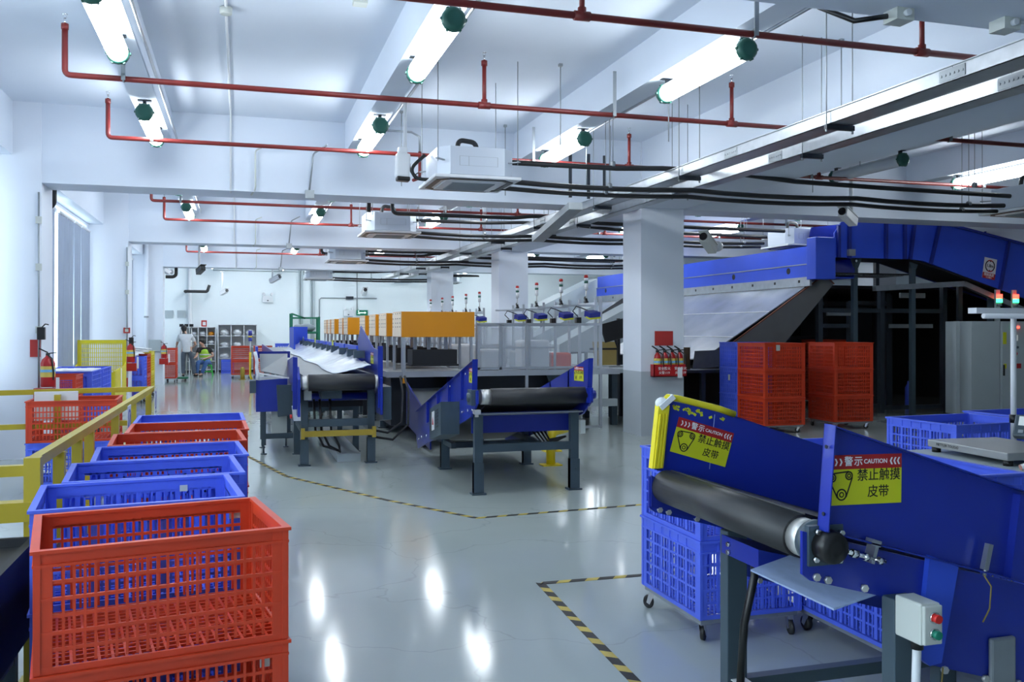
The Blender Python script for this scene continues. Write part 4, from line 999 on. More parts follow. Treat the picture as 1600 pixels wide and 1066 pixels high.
MB().cyl((.72, 11.6, .80), (1.56, 11.6, .80), .05, 16).build('return_roller', 'blue_paint', t, world=True)
MB().box(.76, 1.52, 11.75, 11.8, .66, .95).build('rear_apron', 'black_steel', t, world=True)
MB().box(.735, .825, 11.10, 11.16, .80, .93).build('switch_box', 'offwhite_box', t, world=True, bevel=.005, label='pale switch box under the roller')
MB().prism([(.60, 11.15, .72), (.70, 11.15, .76), (.70, 11.15, .55), (.62, 11.15, .55)], (0, .14, 0)).build('emergency_stop', 'white_plastic', t, world=True, label='white emergency-stop housing')
MB().cyl((.60, 11.2, .60), (.575, 11.2, .60), .025, 12).build('stop_button', 'button_red', t, world=True)
m = MB()
for k, x in enumerate((.86, .93, 1.05)): m.tube([(x, 11.25, .8), (x + .02, 11.25, .42), (x + .12, 11.3, .22), (1.2, 11.45, .13 - .005 * k)], .015, 8)
m.build('cable', 'black_plastic', t, world=True)
MB().prism([(1.67, 11.0, .95), (1.67, 11.0, .55), (1.67, 11.6, .48), (1.67, 11.6, .95)], (.10, 0, 0)).build('motor_cover', 'slate_paint', t, world=True)
m = MB().prism([(1.16, 11.4, .0), (1.45, 11.4, 0), (1.45, 11.4, .10), (1.16, 11.4, .10)], (0, 1.9, 0))
single('floor_trunking', m, 'cabinet_grey', 'pale grey cable trunking lying on the floor under the film conveyor', 'trunking')
single('cable', MB().tube([(1.62, 11.8, .35), (1.85, 11.8, .30), (2.05, 11.9, .42), (2.1, 12.1, .8), (2.12, 12.4, 1.0)], .016, 8).tube([(1.62, 11.7, .27), (1.9, 11.7, .22), (2.12, 11.8, .40), (2.18, 12.1, .8), (2.18, 12.4, 1.0)], .016, 8), 'black_foam', 'two black cables looping to the right of the film conveyor', 'cable')
MB().box(1.28, 1.72, 24.6, 24.66, 1.10, 1.72).box(1.26, 1.30, 22.8, 24.66, 1.10, 1.70).build('end_hood', 'bright_blue_paint', t, world=True)
# white film heaped along the right side of the belt
rr = random.Random(11)
m = MB(); nx, ny = 9, 60; gr = []
for j in range(ny + 1):
    y = 11.2 + (24.5 - 11.2) * j / ny; row = []
    for i in range(nx + 1):
        q = i / nx; x = 1.10 - .03 * math.sin(j * .35) + q * .45; x = min(x, 1.555)
        z = 1.105 + (.10 + .10 * min(1, max(0, (y - 11.2) / 2.5))) * q ** 1.4 * (.95 + .1 * rr.random()) + .010 * rr.random() + (.012 * math.sin(j * 2.1 + i * .4) * q)
        row.append(m.bm.verts.new((x, y, z)))
    gr.append(row)
for j in range(ny):
    for i in range(nx): m.bm.faces.new((gr[j][i], gr[j][i+1], gr[j+1][i+1], gr[j+1][i])).smooth = True
o = m.build('plastic_film', 'white_film'); sm = o.modifiers.new('s', 'SOLIDIFY'); sm.thickness = .008; sm.offset = 1
tag(o, 'long crumpled sheet of white film lying along the belt of the left conveyor', 'film')
# ---------------------------------------------------------------- short side chute at the far left of it
t = thing('side_conveyor', 'short blue cross conveyor with a grey slanted plate at the left end of the conveyors', 'conveyor', (.4, 12.7, 0))
MB().prism([(.20, 12.3, .57), (.60, 12.3, .57), (.60, 12.3, 1.0), (.50, 12.3, 1.0), (.20, 12.3, .98)], (0, .9, 0)).build('body', 'blue_paint', t, world=True)
MB().prism([(.26, 12.32, 1.10), (.60, 12.32, 1.02), (.64, 13.1, 1.30), (.26, 13.1, 1.30)], (0, 0, .01)).build('slide_plate', 'belt_grey', t, world=True)
MB().prism([(.20, 12.3, .98), (.20, 12.3, 1.26), (.20, 12.5, 1.42), (.20, 13.2, 1.42), (.20, 13.2, .98)], (.03, 0, 0)).build('side_guard', 'blue_paint', t, world=True)
MB().prism([(.22, 13.2, 1.25), (.68, 13.2, 1.25), (.68, 13.2, 1.34), (.22, 13.2, 1.34)], (0, .03, 0)).build('back_guard', 'deep_blue_paint', t, world=True)
m = MB(); rr = random.Random(3)
P = [(.185, 12.27, 1.36), (.20, 12.27, 1.30), (.215, 12.27, 1.22), (.205, 12.27, 1.15), (.225, 12.27, 1.06), (.215, 12.27, .99)]
m.tube(P, .022, 8); m.build('edge_wrap', 'sheet_white', t, world=True, label='white wrapped guard edge')
MB().bar((.215, 12.27, 1.08), (.62, 12.27, 1.01), .02, .02).build('lip', 'sheet_white', t, world=True)
MB().prism([(.46, 12.26, .92), (.66, 12.26, .92), (.66, 12.26, .52), (.48, 12.26, .50)], (0, .25, 0)).build('motor_cover', 'slate_paint', t, world=True)
MB().box(.12, .20, 12.25, 12.6, .82, .98).build('drive_box', 'slate_paint', t, world=True)
for x, y in ((.30, 12.4), (.30, 13.1), (.62, 13.1)): MB().box(x - .03, x + .03, y - .03, y + .03, .12, .58).cyl((x, y, 0), (x, y, .12), .012, 8).cyl((x, y, 0), (x, y, .012), .04, 12).build('leg', 'slate_paint', t, world=True)
MB().box(.33, .68, 12.4, 12.45, .20, .27).build('cross_rail', 'slate_paint', t, world=True)
MB().box(.40, .60, 12.42, 12.62, .27, .56).build('power_box', 'offwhite_box', t, world=True, label='pale electrical box')
# yellow guard pipe behind the middle conveyor, bollards, warning pole
t = thing('guard_pipe', 'bent yellow guard pipe standing behind the right leg of the middle conveyor', 'guard rail', (3.62, 10.4, 0))
MB().tube([(3.62, 10.4, .01), (3.62, 10.4, .40), (4.05, 10.75, .42), (4.05, 11.6, .40), (4.05, 11.6, .01)], .055, 14, .12, 6).build('pipe', 'bright_yellow', t, world=True)
for p in ((3.62, 10.4), (4.05, 11.6)):
    MB().box(p[0] - .12, p[0] + .12, p[1] - .09, p[1] + .09, 0, .012).build('base_plate', 'bright_yellow', t, world=True)
t = thing('bollard', 'short yellow bollard on the floor before the back shelves', 'bollard', (0.08, 31.0, 0))
MB().lathe((0, 0, .01), [(.07, 0), (.07, .34), (.055, .39), (.02, .41)], n=16).build('post', 'ochre_paint', t); MB().cyl((0, 0, 0), (0, 0, .012), .12, 16).build('base', 'ochre_paint', t)
t = thing('warning_pole', 'yellow bent pole with a small dark beacon left of the film conveyor', 'pole', (.28, 26.9, 0))
MB().tube([(0.12, 0, .0), (.10, 0, .12), (0, 0, .30), (0, 0, 1.0)], .03, 10, .08).build('pole', 'bright_yellow', t); MB().cyl((0, 0, 1.0), (0, 0, 1.32), .018, 10).build('stem', 'white_plastic', t)
MB().cyl((0, 0, 1.32), (0, 0, 1.42), .05, 12).cyl((0, 0, 1.47), (0, 0, 1.62), .055, 12).build('beacon', 'label_navy', t); MB().cyl((0, 0, 1.42), (0, 0, 1.47), .056, 12).build('beacon_band', 'label_tan', t)
# ================================================================ sorting machine with orange boxes
def prof(m, a, b, w=.045): return m.bar(a, b, w, w)
YA0, YB0 = 13.9, 27.6
t = thing('sorting_machine', 'long aluminium-framed sorting machine with clear side panels in the middle of the hall', 'machine', (3.9, 13.9, 0))
MB().box(2.20, 6.0, 13.9, YB0, .93, .97).build('deck', 'dull_steel', t, world=True)
MB().box(2.16, 6.04, 13.86, 13.92, .91, 1.0).build('front_beam', 'aluminium', t, world=True)
MB().box(2.16, 2.20, 13.92, YB0, .91, 1.0).build('side_beam', 'aluminium', t, world=True)
MB().box(6.0, 6.04, 13.92, YB0, .91, 1.0).build('side_beam', 'aluminium', t, world=True)
for x in (4.42, 5.70):
    prof(MB(), (x, 13.88, .02), (x, 13.88, 1.74 if x < 5 else 2.20)).build('front_post', 'aluminium', t, world=True)
for z in (1.735, 1.03): prof(MB(), (3.58, 13.88, z), (5.70, 13.88, z), .04).build('front_rail', 'aluminium', t, world=True)
for x in (3.62, 3.98): prof(MB(), (x, 13.88, 1.0), (x, 13.88, 1.735), .04).build('front_post', 'aluminium', t, world=True)
for a, b in ((3.64, 3.96), (4.00, 4.40), (4.44, 5.68)):
    MB().box(a, b, 13.875, 13.881, 1.05, 1.715).build('clear_panel', 'acrylic', t, world=True, label='clear plastic panel')
prof(MB(), (4.44, 13.88, .05), (5.70, 13.88, .05), .04).build('foot_rail', 'aluminium', t, world=True)
for y in (15.2, 16.5, 17.9, 19.3, 20.7, 22.1, 23.5, 25, 26.4, 27.5):
    for x in (2.3, 3.6, 4.3, 5.65):
        MB().box(x - .05, x + .05, y - .05, y + .05, .02, .92).box(x - .08, x + .08, y - .08, y + .08, 0, .02).build('leg', 'slate_paint', t, world=True)
for x in (3.45, 5.0): MB().box(x - .05, x + .05, 14.2, 14.3, .02, .92).prism([(x - .14, 14.19, .92), (x + .14, 14.19, .92), (x + .06, 14.19, .66), (x - .06, 14.19, .66)], (0, .02, 0)).build('leg', 'slate_paint', t, world=True)
MB().box(2.3, 5.7, 14.6, 14.7, .25, .33).build('cross_rail', 'cabinet_grey', t, world=True)
MB().box(4.6, 6.1, 14.1, 14.2, .36, .48).build('cross_rail', 'cabinet_grey', t, world=True)
# the dark inner drive housings under the deck, one per station
for k in range(8):
    y = 15.6 + 1.45 * k
    MB().box(3.0, 5.6, y, y + 1.0, .30, .88).build('drive_housing', 'dark_steel', t, world=True)
MB().box(2.3, 3.0, 14.35, 15.3, .12, .88).build('drive_housing', 'dark_steel', t, world=True)
MB().box(3.6, 4.9, 14.5, 15.3, .40, .88).build('drive_housing', 'dark_steel', t, world=True)
MB().box(2.2, 5.9, 17.0, 17.05, .05, .90).build('inner_screen', 'dark_steel', t, world=True)
# tail chute toward the middle conveyor
MB().prism([(2.40, 11.75, .06), (2.40, 11.75, .44), (2.45, 13.8, .84), (2.45, 13.8, .20)], (.02, 0, 0)).prism([(3.35, 12.2, .30), (3.35, 12.2, .55), (3.2, 14.3, .92), (3.2, 14.3, .66)], (.02, 0, 0)).build('tail_guard', 'deep_blue_paint', t, world=True)
MB().prism([(2.47, 12.2, .34), (3.35, 12.2, .34), (3.2, 14.3, .70), (2.57, 14.3, .70)], (0, 0, .012)).build('tail_belt', 'belt_grey', t, world=True)
for x in (2.5, 3.3): MB().box(x - .04, x + .04, 12.5, 12.58, 0, .36).build('leg', 'dark_steel', t, world=True)
# inner partitions: rows of aluminium uprights and cross bars over the deck
rr = random.Random(5)
for k in range(9):
    y = 14.3 + 1.45 * k
    m = MB()
    for x in (3.7, 4.15, 4.6, 5.05): prof(m, (x, y, .97), (x, y, 1.72), .035)
    prof(m, (3.7, y, 1.72), (5.05, y, 1.72), .035); prof(m, (3.7, y, 1.35), (5.05, y, 1.35), .025)
    m.build('partition_frame', 'aluminium', t, world=True)
    MB().box(3.75, 5.0, y + .03, y + .034, 1.0, 1.68).build('partition_panel', 'acrylic', t, world=True)
# the parcels behind the clear panels
for k, (x, y, w, h, mm, nm) in enumerate(((4.0, 14.7, .4, .35, 'parcel_white', 'white film parcel on the deck, left behind the clear panels'), (4.75, 14.6, .5, .5, 'parcel_white', 'tall white parcel on the deck behind the middle clear panel'),
        (5.25, 14.75, .4, .28, 'red_plastic', 'red parcel on the deck behind the right clear panel'), (4.9, 15.3, .6, .3, 'cabinet_grey', 'grey parcel on the deck behind the white one'), (3.8, 15.8, .5, .42, 'parcel_white', 'white parcel deeper on the deck, left side'))):
    o = MB().box(-w/2, w/2, -.2, .2, 0, h).build('parcel', mm, bevel=.04); o.location = (x, y, .971); tag(o, nm, 'parcel', 'parcels on the sorter deck')
# orange boxes on posts
def orange_box():
    t = thing('orange_box_unit', 'x', 'machine box')
    w, dp, z0, z1 = 1.17, .85, 1.53, 1.93
    MB().box(0, w, 0, dp, z0, z1).build('casing', 'orange_paint', t, bevel=.006)
    pl = MB().box(-.008, 0, .02, dp - .02, z0 + .01, z1 - .01).build('cream_end', 'cream_panel', t, label='cream end panel with bolts')
    b = MB()
    for y in (.10, .30, .50, .75):
        for z in (z0 + .16, z1 - .16 + .05, z1 - .03, z0 + .22): b.cyl((-.014, y, z), (-.008, y, z), .010, 6)
    b.build('bolt', 'dark_steel', pl)
    for x in (.02, w - .05):
        for y in (.03, dp - .03): MB().bar((x, y, .985), (x, y, z0), .04, .04).build('post', 'aluminium', t)
    for x in (.28, .50, .78): MB().bar((x, .35, 1.33), (x, .35, z0), .05, .05).build('hanger', 'aluminium', t)
    MB().box(.20, .92, .15, .60, 1.10, 1.33).box(.18, .94, .12, .62, 1.07, 1.10).build('scanner_hood', 'black_foam', t, label='black hood hanging under the box')
    return t
ob = orange_box(); BY = [13.78, 15.29, 16.58, 18.03, 21.1, 22.2, 24.2, 25.3, 26.4]
BN = ['biggest orange box, nearest the camera', 'second orange box of the row', 'third orange box of the row', 'fourth orange box of the row', 'fifth orange box of the row, its front showing', 'sixth orange box of the row', 'seventh orange box of the row', 'eighth orange box of the row', 'last orange box of the row, farthest back']
for k, (y, nm) in enumerate(zip(BY, BN)):
    o = ob if k == 0 else dup(ob, (0, 0, 0)); o.location = (2.40, y + .15, 0); tag(o, nm + ' on the sorting machine', 'machine box', 'orange boxes on the sorter')
single('hanging_post', MB().bar((2.42, 13.82, .90), (2.42, 13.82, 1.52), .04, .04).slot(1).bar((2.42, 13.82, .82), (2.42, 13.82, .90), .044, .044), ['aluminium', 'orange_paint'], 'aluminium post with an orange tip under the left corner of the biggest orange box', 'post')
# signal towers and scanner stations along the right side
def station():
    t = thing('scan_station', 'x', 'station')
    m = MB(); prof(m, (0, 0, .97), (0, 0, 2.17), .04); m.build('upright', 'aluminium', t)
    m = MB(); prof(m, (0, .73, .97), (0, .73, 2.17), .04); m.build('upright', 'aluminium', t)
    m = MB(); prof(m, (0, 0, 2.08), (0, .73, 2.08), .035); m.build('cross_bar', 'aluminium', t)
    m = MB(); prof(m, (0, 0, 1.735), (0, 1.4, 1.735), .035); m.build('lower_bar', 'aluminium', t)
    m = MB(); prof(m, (-.6, .0, 2.04), (0, 0, 2.04), .03); m.build('arm', 'aluminium', t)
    s = MB().obox((-.08, -.06, 1.90), (.22, .16, .10), Matrix.Rotation(.3, 3, 'X') @ Matrix.Rotation(.3, 3, 'Z')).build('scanner', 'deep_blue_paint', t, bevel=.01)
    MB().obox((-.08, -.10, 1.845), (.22, .12, .02), Matrix.Rotation(.3, 3, 'X') @ Matrix.Rotation(.3, 3, 'Z')).build('scanner_edge', 'label_yellow', s)
    MB().obox((-.30, .02, 1.80), (.09, .10, .10)).bar((-.30, .02, 1.74), (-.30, .02, 1.84), .03, .03).build('camera_head', 'black_plastic', t, bevel=.01)
    MB().tube([(-.30, .02, 1.86), (-.40, .0, 1.95), (-.36, -.05, 2.03), (-.24, 0, 2.0), (-.1, 0, 1.95)], .009, 6).build('cable', 'black_plastic', t)
    return t
def tower():
    t = thing('signal_tower', 'x', 'signal light')
    MB().bar((0, -.03, 0), (0, .05, .10), .04, .05).box(-.03, .03, -.04, .04, 0, .03).build('base', 'black_plastic', t, bevel=.005)
    MB().cyl((0, 0, .08), (0, 0, .22), .012, 10).build('pole', 'chrome_dull', t)
    MB().cyl((0, 0, .22), (0, 0, .33), .034, 14).build('clear_stage', 'white_plastic', t)
    MB().cyl((0, 0, .335), (0, 0, .375), .035, 14).build('green_lens', 'green_cap', t); MB().cyl((0, 0, .38), (0, 0, .42), .035, 14).build('amber_lens', 'white_plastic', t)
    MB().cyl((0, 0, .425), (0, 0, .465), .035, 14).cyl((0, 0, .465), (0, 0, .475), .028, 14).build('red_lens', 'stack_red', t)
    return t
st0, tw0 = station(), tower(); TY = [14.32, 15.57, 16.99, 18.29, 21.45, 22.83, 24.38, 25.71, 27.37]
TN = ['tallest-looking, beside the nearest pillar', 'second from the pillar', 'third from the pillar', 'fourth, before the second pillar', 'fifth, just left of the second pillar', 'sixth, before the farthest pillar', 'seventh, before the farthest pillar', 'eighth, before the farthest pillar', 'ninth, at the far end']
for k, (y, nm) in enumerate(zip(TY, TN)):
    o = st0 if k == 0 else dup(st0, (0, 0, 0)); o.location = (5.62, y - .42, 0)
    tag(o, 'aluminium scanner station under a signal tower: ' + nm, 'station', 'scanner stations on the sorter')
    o = tw0 if k == 0 else dup(tw0, (0, 0, 0)); o.location = (5.62, y, 2.10)
    tag(o, 'slim signal tower on the sorter: ' + nm, 'signal light', 'signal towers')
# monitor on an arm, boards and grey chutes beside the pillar
t = thing('monitor', 'black monitor tilted on an arm left of the big pillar', 'monitor', (6.45, 15.2, 1.0))
MB().obox((6.42, 15.0, 1.63), (.46, .035, .34), Matrix.Rotation(-.25, 3, 'Y') @ Matrix.Rotation(-.2, 3, 'X')).build('screen', 'black_plastic', t, world=True, bevel=.008)
MB().bar((6.55, 15.1, 1.0), (6.55, 15.1, 1.85), .05, .05).bar((6.55, 15.1, 1.3), (6.0, 15.1, 1.3), .035, .035).bar((6.45, 15.04, 1.5), (6.55, 15.1, 1.3), .03, .03).build('arm', 'black_steel', t, world=True)
MB().box(6.30, 6.75, 14.95, 15.3, .972, 1.0).build('base', 'dull_steel', t, world=True)
t = thing('side_table', 'long steel table between the sorter and the big pillar', 'table', (6.44, 15.3, 0))
MB().box(6.06, 6.82, 14.4, 15.9, .90, .97).build('top', 'cabinet_grey', t, world=True)
for x, y in ((6.2, 14.5), (6.72, 14.5), (6.2, 15.8), (6.72, 15.8)):
    MB().box(x - .05, x + .05, y - .05, y + .05, 0, .90).build('leg', 'slate_paint', t, world=True)
m = MB().prism([(6.9, 16.2, .975), (7.3, 16.2, .975), (7.3, 16.3, 1.6), (6.95, 16.3, 1.6)], (0, .03, 0))
single('board', MB().prism([(6.3, 15.6, .972), (6.8, 15.6, .972), (6.8, 15.72, 1.42), (6.3, 15.72, 1.42)], (0, .02, 0)), 'ochre_board', 'ochre board standing on the steel table behind the monitor', 'board')
# ================================================================ blue overhead conveyors and chutes on the right
XO = 10.05; kz = lambda k: 1.65 + k * XO / .9576
t = thing('overhead_conveyor', 'bright blue overhead conveyor running back from the chutes', 'conveyor', (XO, 14.1, 0))
zt_, zm, zb_, zs = 3.19, 2.86, 2.62, 2.45
g = MB()
g.box(XO, XO + .02, 14.3, 24.7, zm, zt_).box(XO, XO + .9, 14.3, 24.7, zb_ - .02, zb_)
g.build('side_panel', 'bright_blue_paint', t, world=True)
g = MB().box(XO - .03, XO, 14.3, 24.7, zb_, zm - .012)
for y in range(15, 30, 2): pass
g.build('lower_panel', 'bright_blue_paint', t, world=True)
MB().box(XO - .045, XO + .01, 14.3, 24.7, zm - .012, zm + .006).build('flange', 'dull_steel', t, world=True)
strip = MB().box(XO - .05, XO - .005, 14.3, 24.7, zs, zb_).slot(1)
m = MB()
for y in (15.0, 17.0, 20.5, 24): m.cyl((XO - .031, y, 2.76), (XO - .035, y, 2.76), .06, 14)
m.build('hole', 'black_plastic', t, world=True)
for k in range(12): strip.box(XO - .053, XO - .049, 14.6 + k * .8, 14.66 + k * .8, 2.52, 2.57)
strip.build('strip', ['galvanised', 'black_plastic'], t, world=True, label='galvanised strip')
MB().box(XO - .12, XO + .30, 14.02, 14.30, 2.56, 3.32).build('end_cover', 'bright_blue_paint', t, world=True, bevel=.01)
MB().box(XO + .9, XO + .92, 14.3, 24.7, zb_, zt_).build('far_panel', 'blue_paint', t, world=True)
for y in (16, 19, 22.3, 24): MB().box(XO + .42, XO + .50, y, y + .08, 0, zb_ - .02).build('leg', 'dark_steel', t, world=True)
# big sloped slides lined with white sheet
def slide(y0, y1, nm):
    t = thing('chute', nm, 'chute', (9.2, y0, 0), 0, 'sloped chutes under the overhead conveyor')
    a, b = (XO - .02, 2.44), (7.9, 1.12)
    m = MB().prism([(a[0], y0, a[1]), (b[0], y0, b[1]), (b[0], y0, b[1] - .02), (a[0], y0, a[1] - .02)], (0, y1 - y0, 0)); m.build('slide', 'slide_film', t, world=True, label='slide lined with white sheet')
    m = MB()
    for k in (0, .35, .7): m.prism([(a[0] + (b[0] - a[0]) * k, y0, a[1] + (b[1] - a[1]) * k + .004), (a[0] + (b[0] - a[0]) * (k + .008), y0, a[1] + (b[1] - a[1]) * (k + .008) + .004), (a[0] + (b[0] - a[0]) * (k + .008), y1, a[1] + (b[1] - a[1]) * (k + .008) + .004), (a[0] + (b[0] - a[0]) * k, y1, a[1] + (b[1] - a[1]) * k + .004)], (0, 0, .003))
    m.build('seam', 'sheet_white', t, world=True)
    return t
t = slide(14.5, 21.0, 'wide white-lined chute right of the big pillar')
w = MB().prism([(10.42, 14.45, 2.66), (8.45, 14.45, 1.36), (8.6, 14.45, 1.05), (9.4, 14.45, 1.22), (10.62, 14.45, 2.50)], (0, .03, 0)).build('side_wall', 'panel_dark', t, world=True, label='grey side wall with a rusty edge')
MB().bar((10.43, 14.465, 2.67), (8.44, 14.465, 1.37), .04, .02).bar((10.43, 14.465, 2.67), (10.63, 14.465, 2.50), .06, .02).build('edge_trim', 'rust_edge', w, world=True)
for x, y, z in ((8.6, 16.3, 1.5), (9.6, 16.3, 2.15), (8.6, 19.8, 1.5), (9.6, 19.8, 2.15)): MB().box(x - .04, x + .04, y - .04, y + .04, 0, z).build('leg', 'dark_steel', t, world=True)
t = slide(22.0, 24.7, 'farther chute seen between the pillars')
MB().prism([(10.1, 21.95, 2.75), (7.9, 21.95, 1.40), (7.9, 21.95, 1.0), (8.8, 21.95, 1.05), (10.2, 21.95, 2.30)], (0, .03, 0)).build('side_wall', 'panel_dark', t, world=True)
for x, y, z in ((8.6, 22.4, 1.5), (9.6, 22.4, 2.1)): MB().box(x - .04, x + .04, y - .04, y + .04, 0, z).build('leg', 'dark_steel', t, world=True)
t = thing('hood', 'grey slanting hood continuing left from the overhead conveyor', 'hood', (9.0, 24.8, 0))
MB().prism([(10.1, 24.8, 3.15), (8.4, 24.8, 2.35), (8.4, 24.8, 1.9), (10.1, 24.8, 2.45)], (0, 1.2, 0)).build('shell', 'cabinet_grey', t, world=True)
for x in (8.5, 9.9): MB().box(x, x + .08, 25.3, 25.38, 0, 2.1).build('leg', 'dull_steel', t, world=True)
# grey hoods over the sorter end, seen left of the pillar
for k, (x, y) in enumerate(((7.0, 17.0), (7.0, 19.4))):
    t = thing('hood', ('nearer' if k == 0 else 'farther') + ' grey slanting hood between the sorter and the pillars', 'hood', (x, y, .97))
    MB().prism([(x - .9, y, 1.35), (x + .9, y, 2.25), (x + .9, y, 1.7), (x + .2, y, 1.2), (x - .9, y, 1.2)], (0, .8, 0)).build('shell', 'cabinet_grey', t, world=True)
    for q in (x - .7, x + .7): MB().box(q - .03, q + .03, y + .2, y + .26, 0, 1.25).build('leg', 'dull_steel', t, world=True)
# padded chute end and boards between the pillar and the crates
t = thing('chute_table', 'dark steel receiving table with a grey padded front right of the pillar', 'table', (7.8, 14.6, 0))
MB().box(6.85, 9.4, 14.0, 16.0, .90, .95).build('top', 'dark_steel', t, world=True)
MB().prism([(7.45, 13.98, .97), (8.6, 13.98, 1.05), (8.6, 13.98, 1.32), (7.5, 13.98, 1.28)], (0, .03, 0)).build('padded_front', 'grey_cloth', t, world=True, label='grey padded front')
for x in (6.95, 7.7, 8.5, 9.3):
    for y in (14.1, 15.9): MB().box(x - .04, x + .04, y - .04, y + .04, 0, .90).build('leg', 'dark_steel', t, world=True)
MB().box(6.9, 9.35, 15.0, 15.05, .05, .9).build('back_panel', 'black_steel', t, world=True)
MB().box(6.9, 9.3, 14.2, 15.0, .25, .29).build('shelf', 'dark_steel', t, world=True)
single('board', MB().prism([(6.95, 14.05, .955), (7.32, 14.05, .955), (7.24, 14.12, 1.56), (6.87, 14.12, 1.56)], (0, .03, 0)), 'ochre_board', 'ochre board leaning on the receiving table beside the pillar', 'board')
single('board', MB().box(7.34, 7.46, 14.1, 14.14, .955, 1.34), 'brown_board', 'narrow brown board next to the ochre one at the pillar', 'board')
# high cross conveyor with its peak
t = thing('overhead_conveyor', 'deep blue high conveyor rising to a peak at the right edge', 'conveyor', (12.0, 14.2, 0))
YF_ = 14.12
def seg(pts, name, m_='bright_blue_paint', th=.03): return MB().prism([(x, YF_, z) for x, z in pts], (0, th, 0)).build(name, m_, t, world=True)
P1 = [(10.40, 3.42), (10.55, 3.62), (12.05, 3.80), (12.05, 2.97), (10.62, 2.97), (10.40, 2.97)]
P2 = [(12.05, 3.80), (12.30, 3.76), (15.6, 3.17), (15.6, 2.02), (12.35, 2.95), (12.05, 2.97)]
a = seg(P1, 'side_panel'); b_ = seg(P2, 'side_panel')
for x, z0, z1, par, sl in ((10.47, 2.97, 3.55, a, 0), (10.70, 2.95, 3.66, a, 0), (11.50, 2.97, 3.73, a, 0), (11.92, 2.97, 3.78, a, 0), (12.10, 2.97, 3.79, b_, .12), (12.62, 2.90, 3.70, b_, .22), (14.25, 2.42, 3.40, b_, .22)):
    MB().prism([(x - .03 - sl / 2, YF_ - .05, z0), (x + .03 - sl / 2, YF_ - .05, z0), (x + .03 + sl / 2, YF_ - .05, z1), (x - .03 + sl / 2, YF_ - .05, z1)], (0, .05, 0)).build('rib', 'deep_blue_paint', par, world=True)
MB().prism([(12.05, YF_ - .06, 3.78), (12.3, YF_ - .06, 3.74), (15.6, YF_ - .06, 3.15), (15.6, YF_ - .06, 3.19), (12.3, YF_ - .06, 3.78), (12.05, YF_ - .06, 3.82)], (0, .10, 0)).build('top_flange', 'blue_paint', b_, world=True)
MB().prism([(10.4, YF_ + .9, 2.99), (10.55, YF_ + .9, 3.62), (12.05, YF_ + .9, 3.80), (15.6, YF_ + .9, 3.17), (15.6, YF_ + .9, 2.02), (12.05, YF_ + .9, 2.97)], (0, .03, 0)).build('far_panel', 'deep_blue_paint', t, world=True)
MB().prism([(10.4, YF_ + .03, 2.97), (12.05, YF_ + .03, 2.97), (15.6, YF_ + .03, 2.06), (15.6, YF_ + .03, 2.10), (12.05, YF_ + .03, 3.01), (10.4, YF_ + .03, 3.01)], (0, .87, 0)).build('bed', 'black_steel', t, world=True)
m = MB()
for k in range(26): m.box(10.5 + k * .06, 10.52 + k * .06, 14.25, 14.98, 2.66, 2.675)
for j in range(7): m.box(10.5, 12.02, 14.3 + j * .10, 14.33 + j * .10, 2.662, 2.677)
m.build('slotted_plate', 'dull_steel', t, world=True)
MB().box(10.4, 12.1, 14.2, 15.0, 2.676, 2.70).build('tray_plate', 'black_steel', t, world=True)
MB().box(10.66, 10.80, YF_ - .07, YF_ - .005, 3.0, 3.12).build('limit_switch', 'dull_steel', a, world=True)
for x, y in ((11.0, 14.35), (12.28, 14.32)):
    l = MB().box(x - .045, x + .045, y - .04, y + .04, 0, 2.98).prism([(x - .13, y - .05, 2.98), (x + .13, y - .05, 2.98), (x + .05, y - .05, 2.80), (x - .05, y - .05, 2.80)], (0, .012, 0)).build('leg', 'slate_paint', t, world=True)
    MB().cyl((x, y - .05, 2.93), (x, y - .062, 2.93), .025, 10).build('bolt', 'chrome', l, world=True)
MB().box(14.2, 14.29, 14.4, 14.48, 0, 2.35).build('leg', 'slate_paint', t, world=True)
# galvanised cable tray under the slope
tt = thing('cable_tray', 'galvanised tray bending down under the high blue conveyor', 'cable tray', (13, 14.3, 0))
m = MB()
for p, q in (((11.40, 14.30, 2.42), (13.45, 14.30, 2.54)), ((13.45, 14.30, 2.54), (15.6, 14.30, 1.80))): m.bar(p, q, .10, .10)
m.build('trunking', 'galvanised', tt, world=True)
MB().box(13.4, 13.5, 14.36, 14.42, 0, 2.5).build('support', 'dark_steel', tt, world=True)
# height sign
sg = MB(); sg.mi = 0; SW, SH = .27, .36; sg.box(-SW/2, SW/2, -SH/2, SH/2, 0, .004); sg.mi = 1; sg.box(-SW/2, SW/2, -SH/2, -SH/2 + .10, .003, .0055)
n = 28
for k in range(n):
    p, q = 2*PI*k/n, 2*PI*(k+1)/n
    sg.mi = 2 if not (.15*n < k % n < .35*n or .65*n < k % n < .85*n) else 1
    sg.prism([(r * math.cos(x_), .045 + r * math.sin(x_), .004) for r, x_ in ((.085, p), (.085, q), (.105, q), (.105, p))], (0, 0, .002))
sg.mi = 2; text_into(sg, '1.8m', .075, Matrix.Translation((0, .045, .006)), .0006, .002)
sg.prism([(-.02, .135, .004), (.02, .135, .004), (0, .11, .004)], (0, 0, .002)); sg.prism([(-.02, -.045, .004), (.02, -.045, .004), (0, -.02, .004)], (0, 0, .002))
sg.mi = 3; text_into(sg, '限制高度', .055, Matrix.Translation((0, -SH/2 + .065, .0065)), .0006, .0008)
sg.mi = 3; text_into(sg, '小心碰头', .032, Matrix.Translation((0, -SH/2 + .022, .0065)), .0006, .0004)
me = sg.mesh('height_sign', ['white_plastic', 'label_red', 'ink_black', 'ink_white'])
o = bpy.data.objects.new('height_sign', me); COL.objects.link(o); o.parent = b_
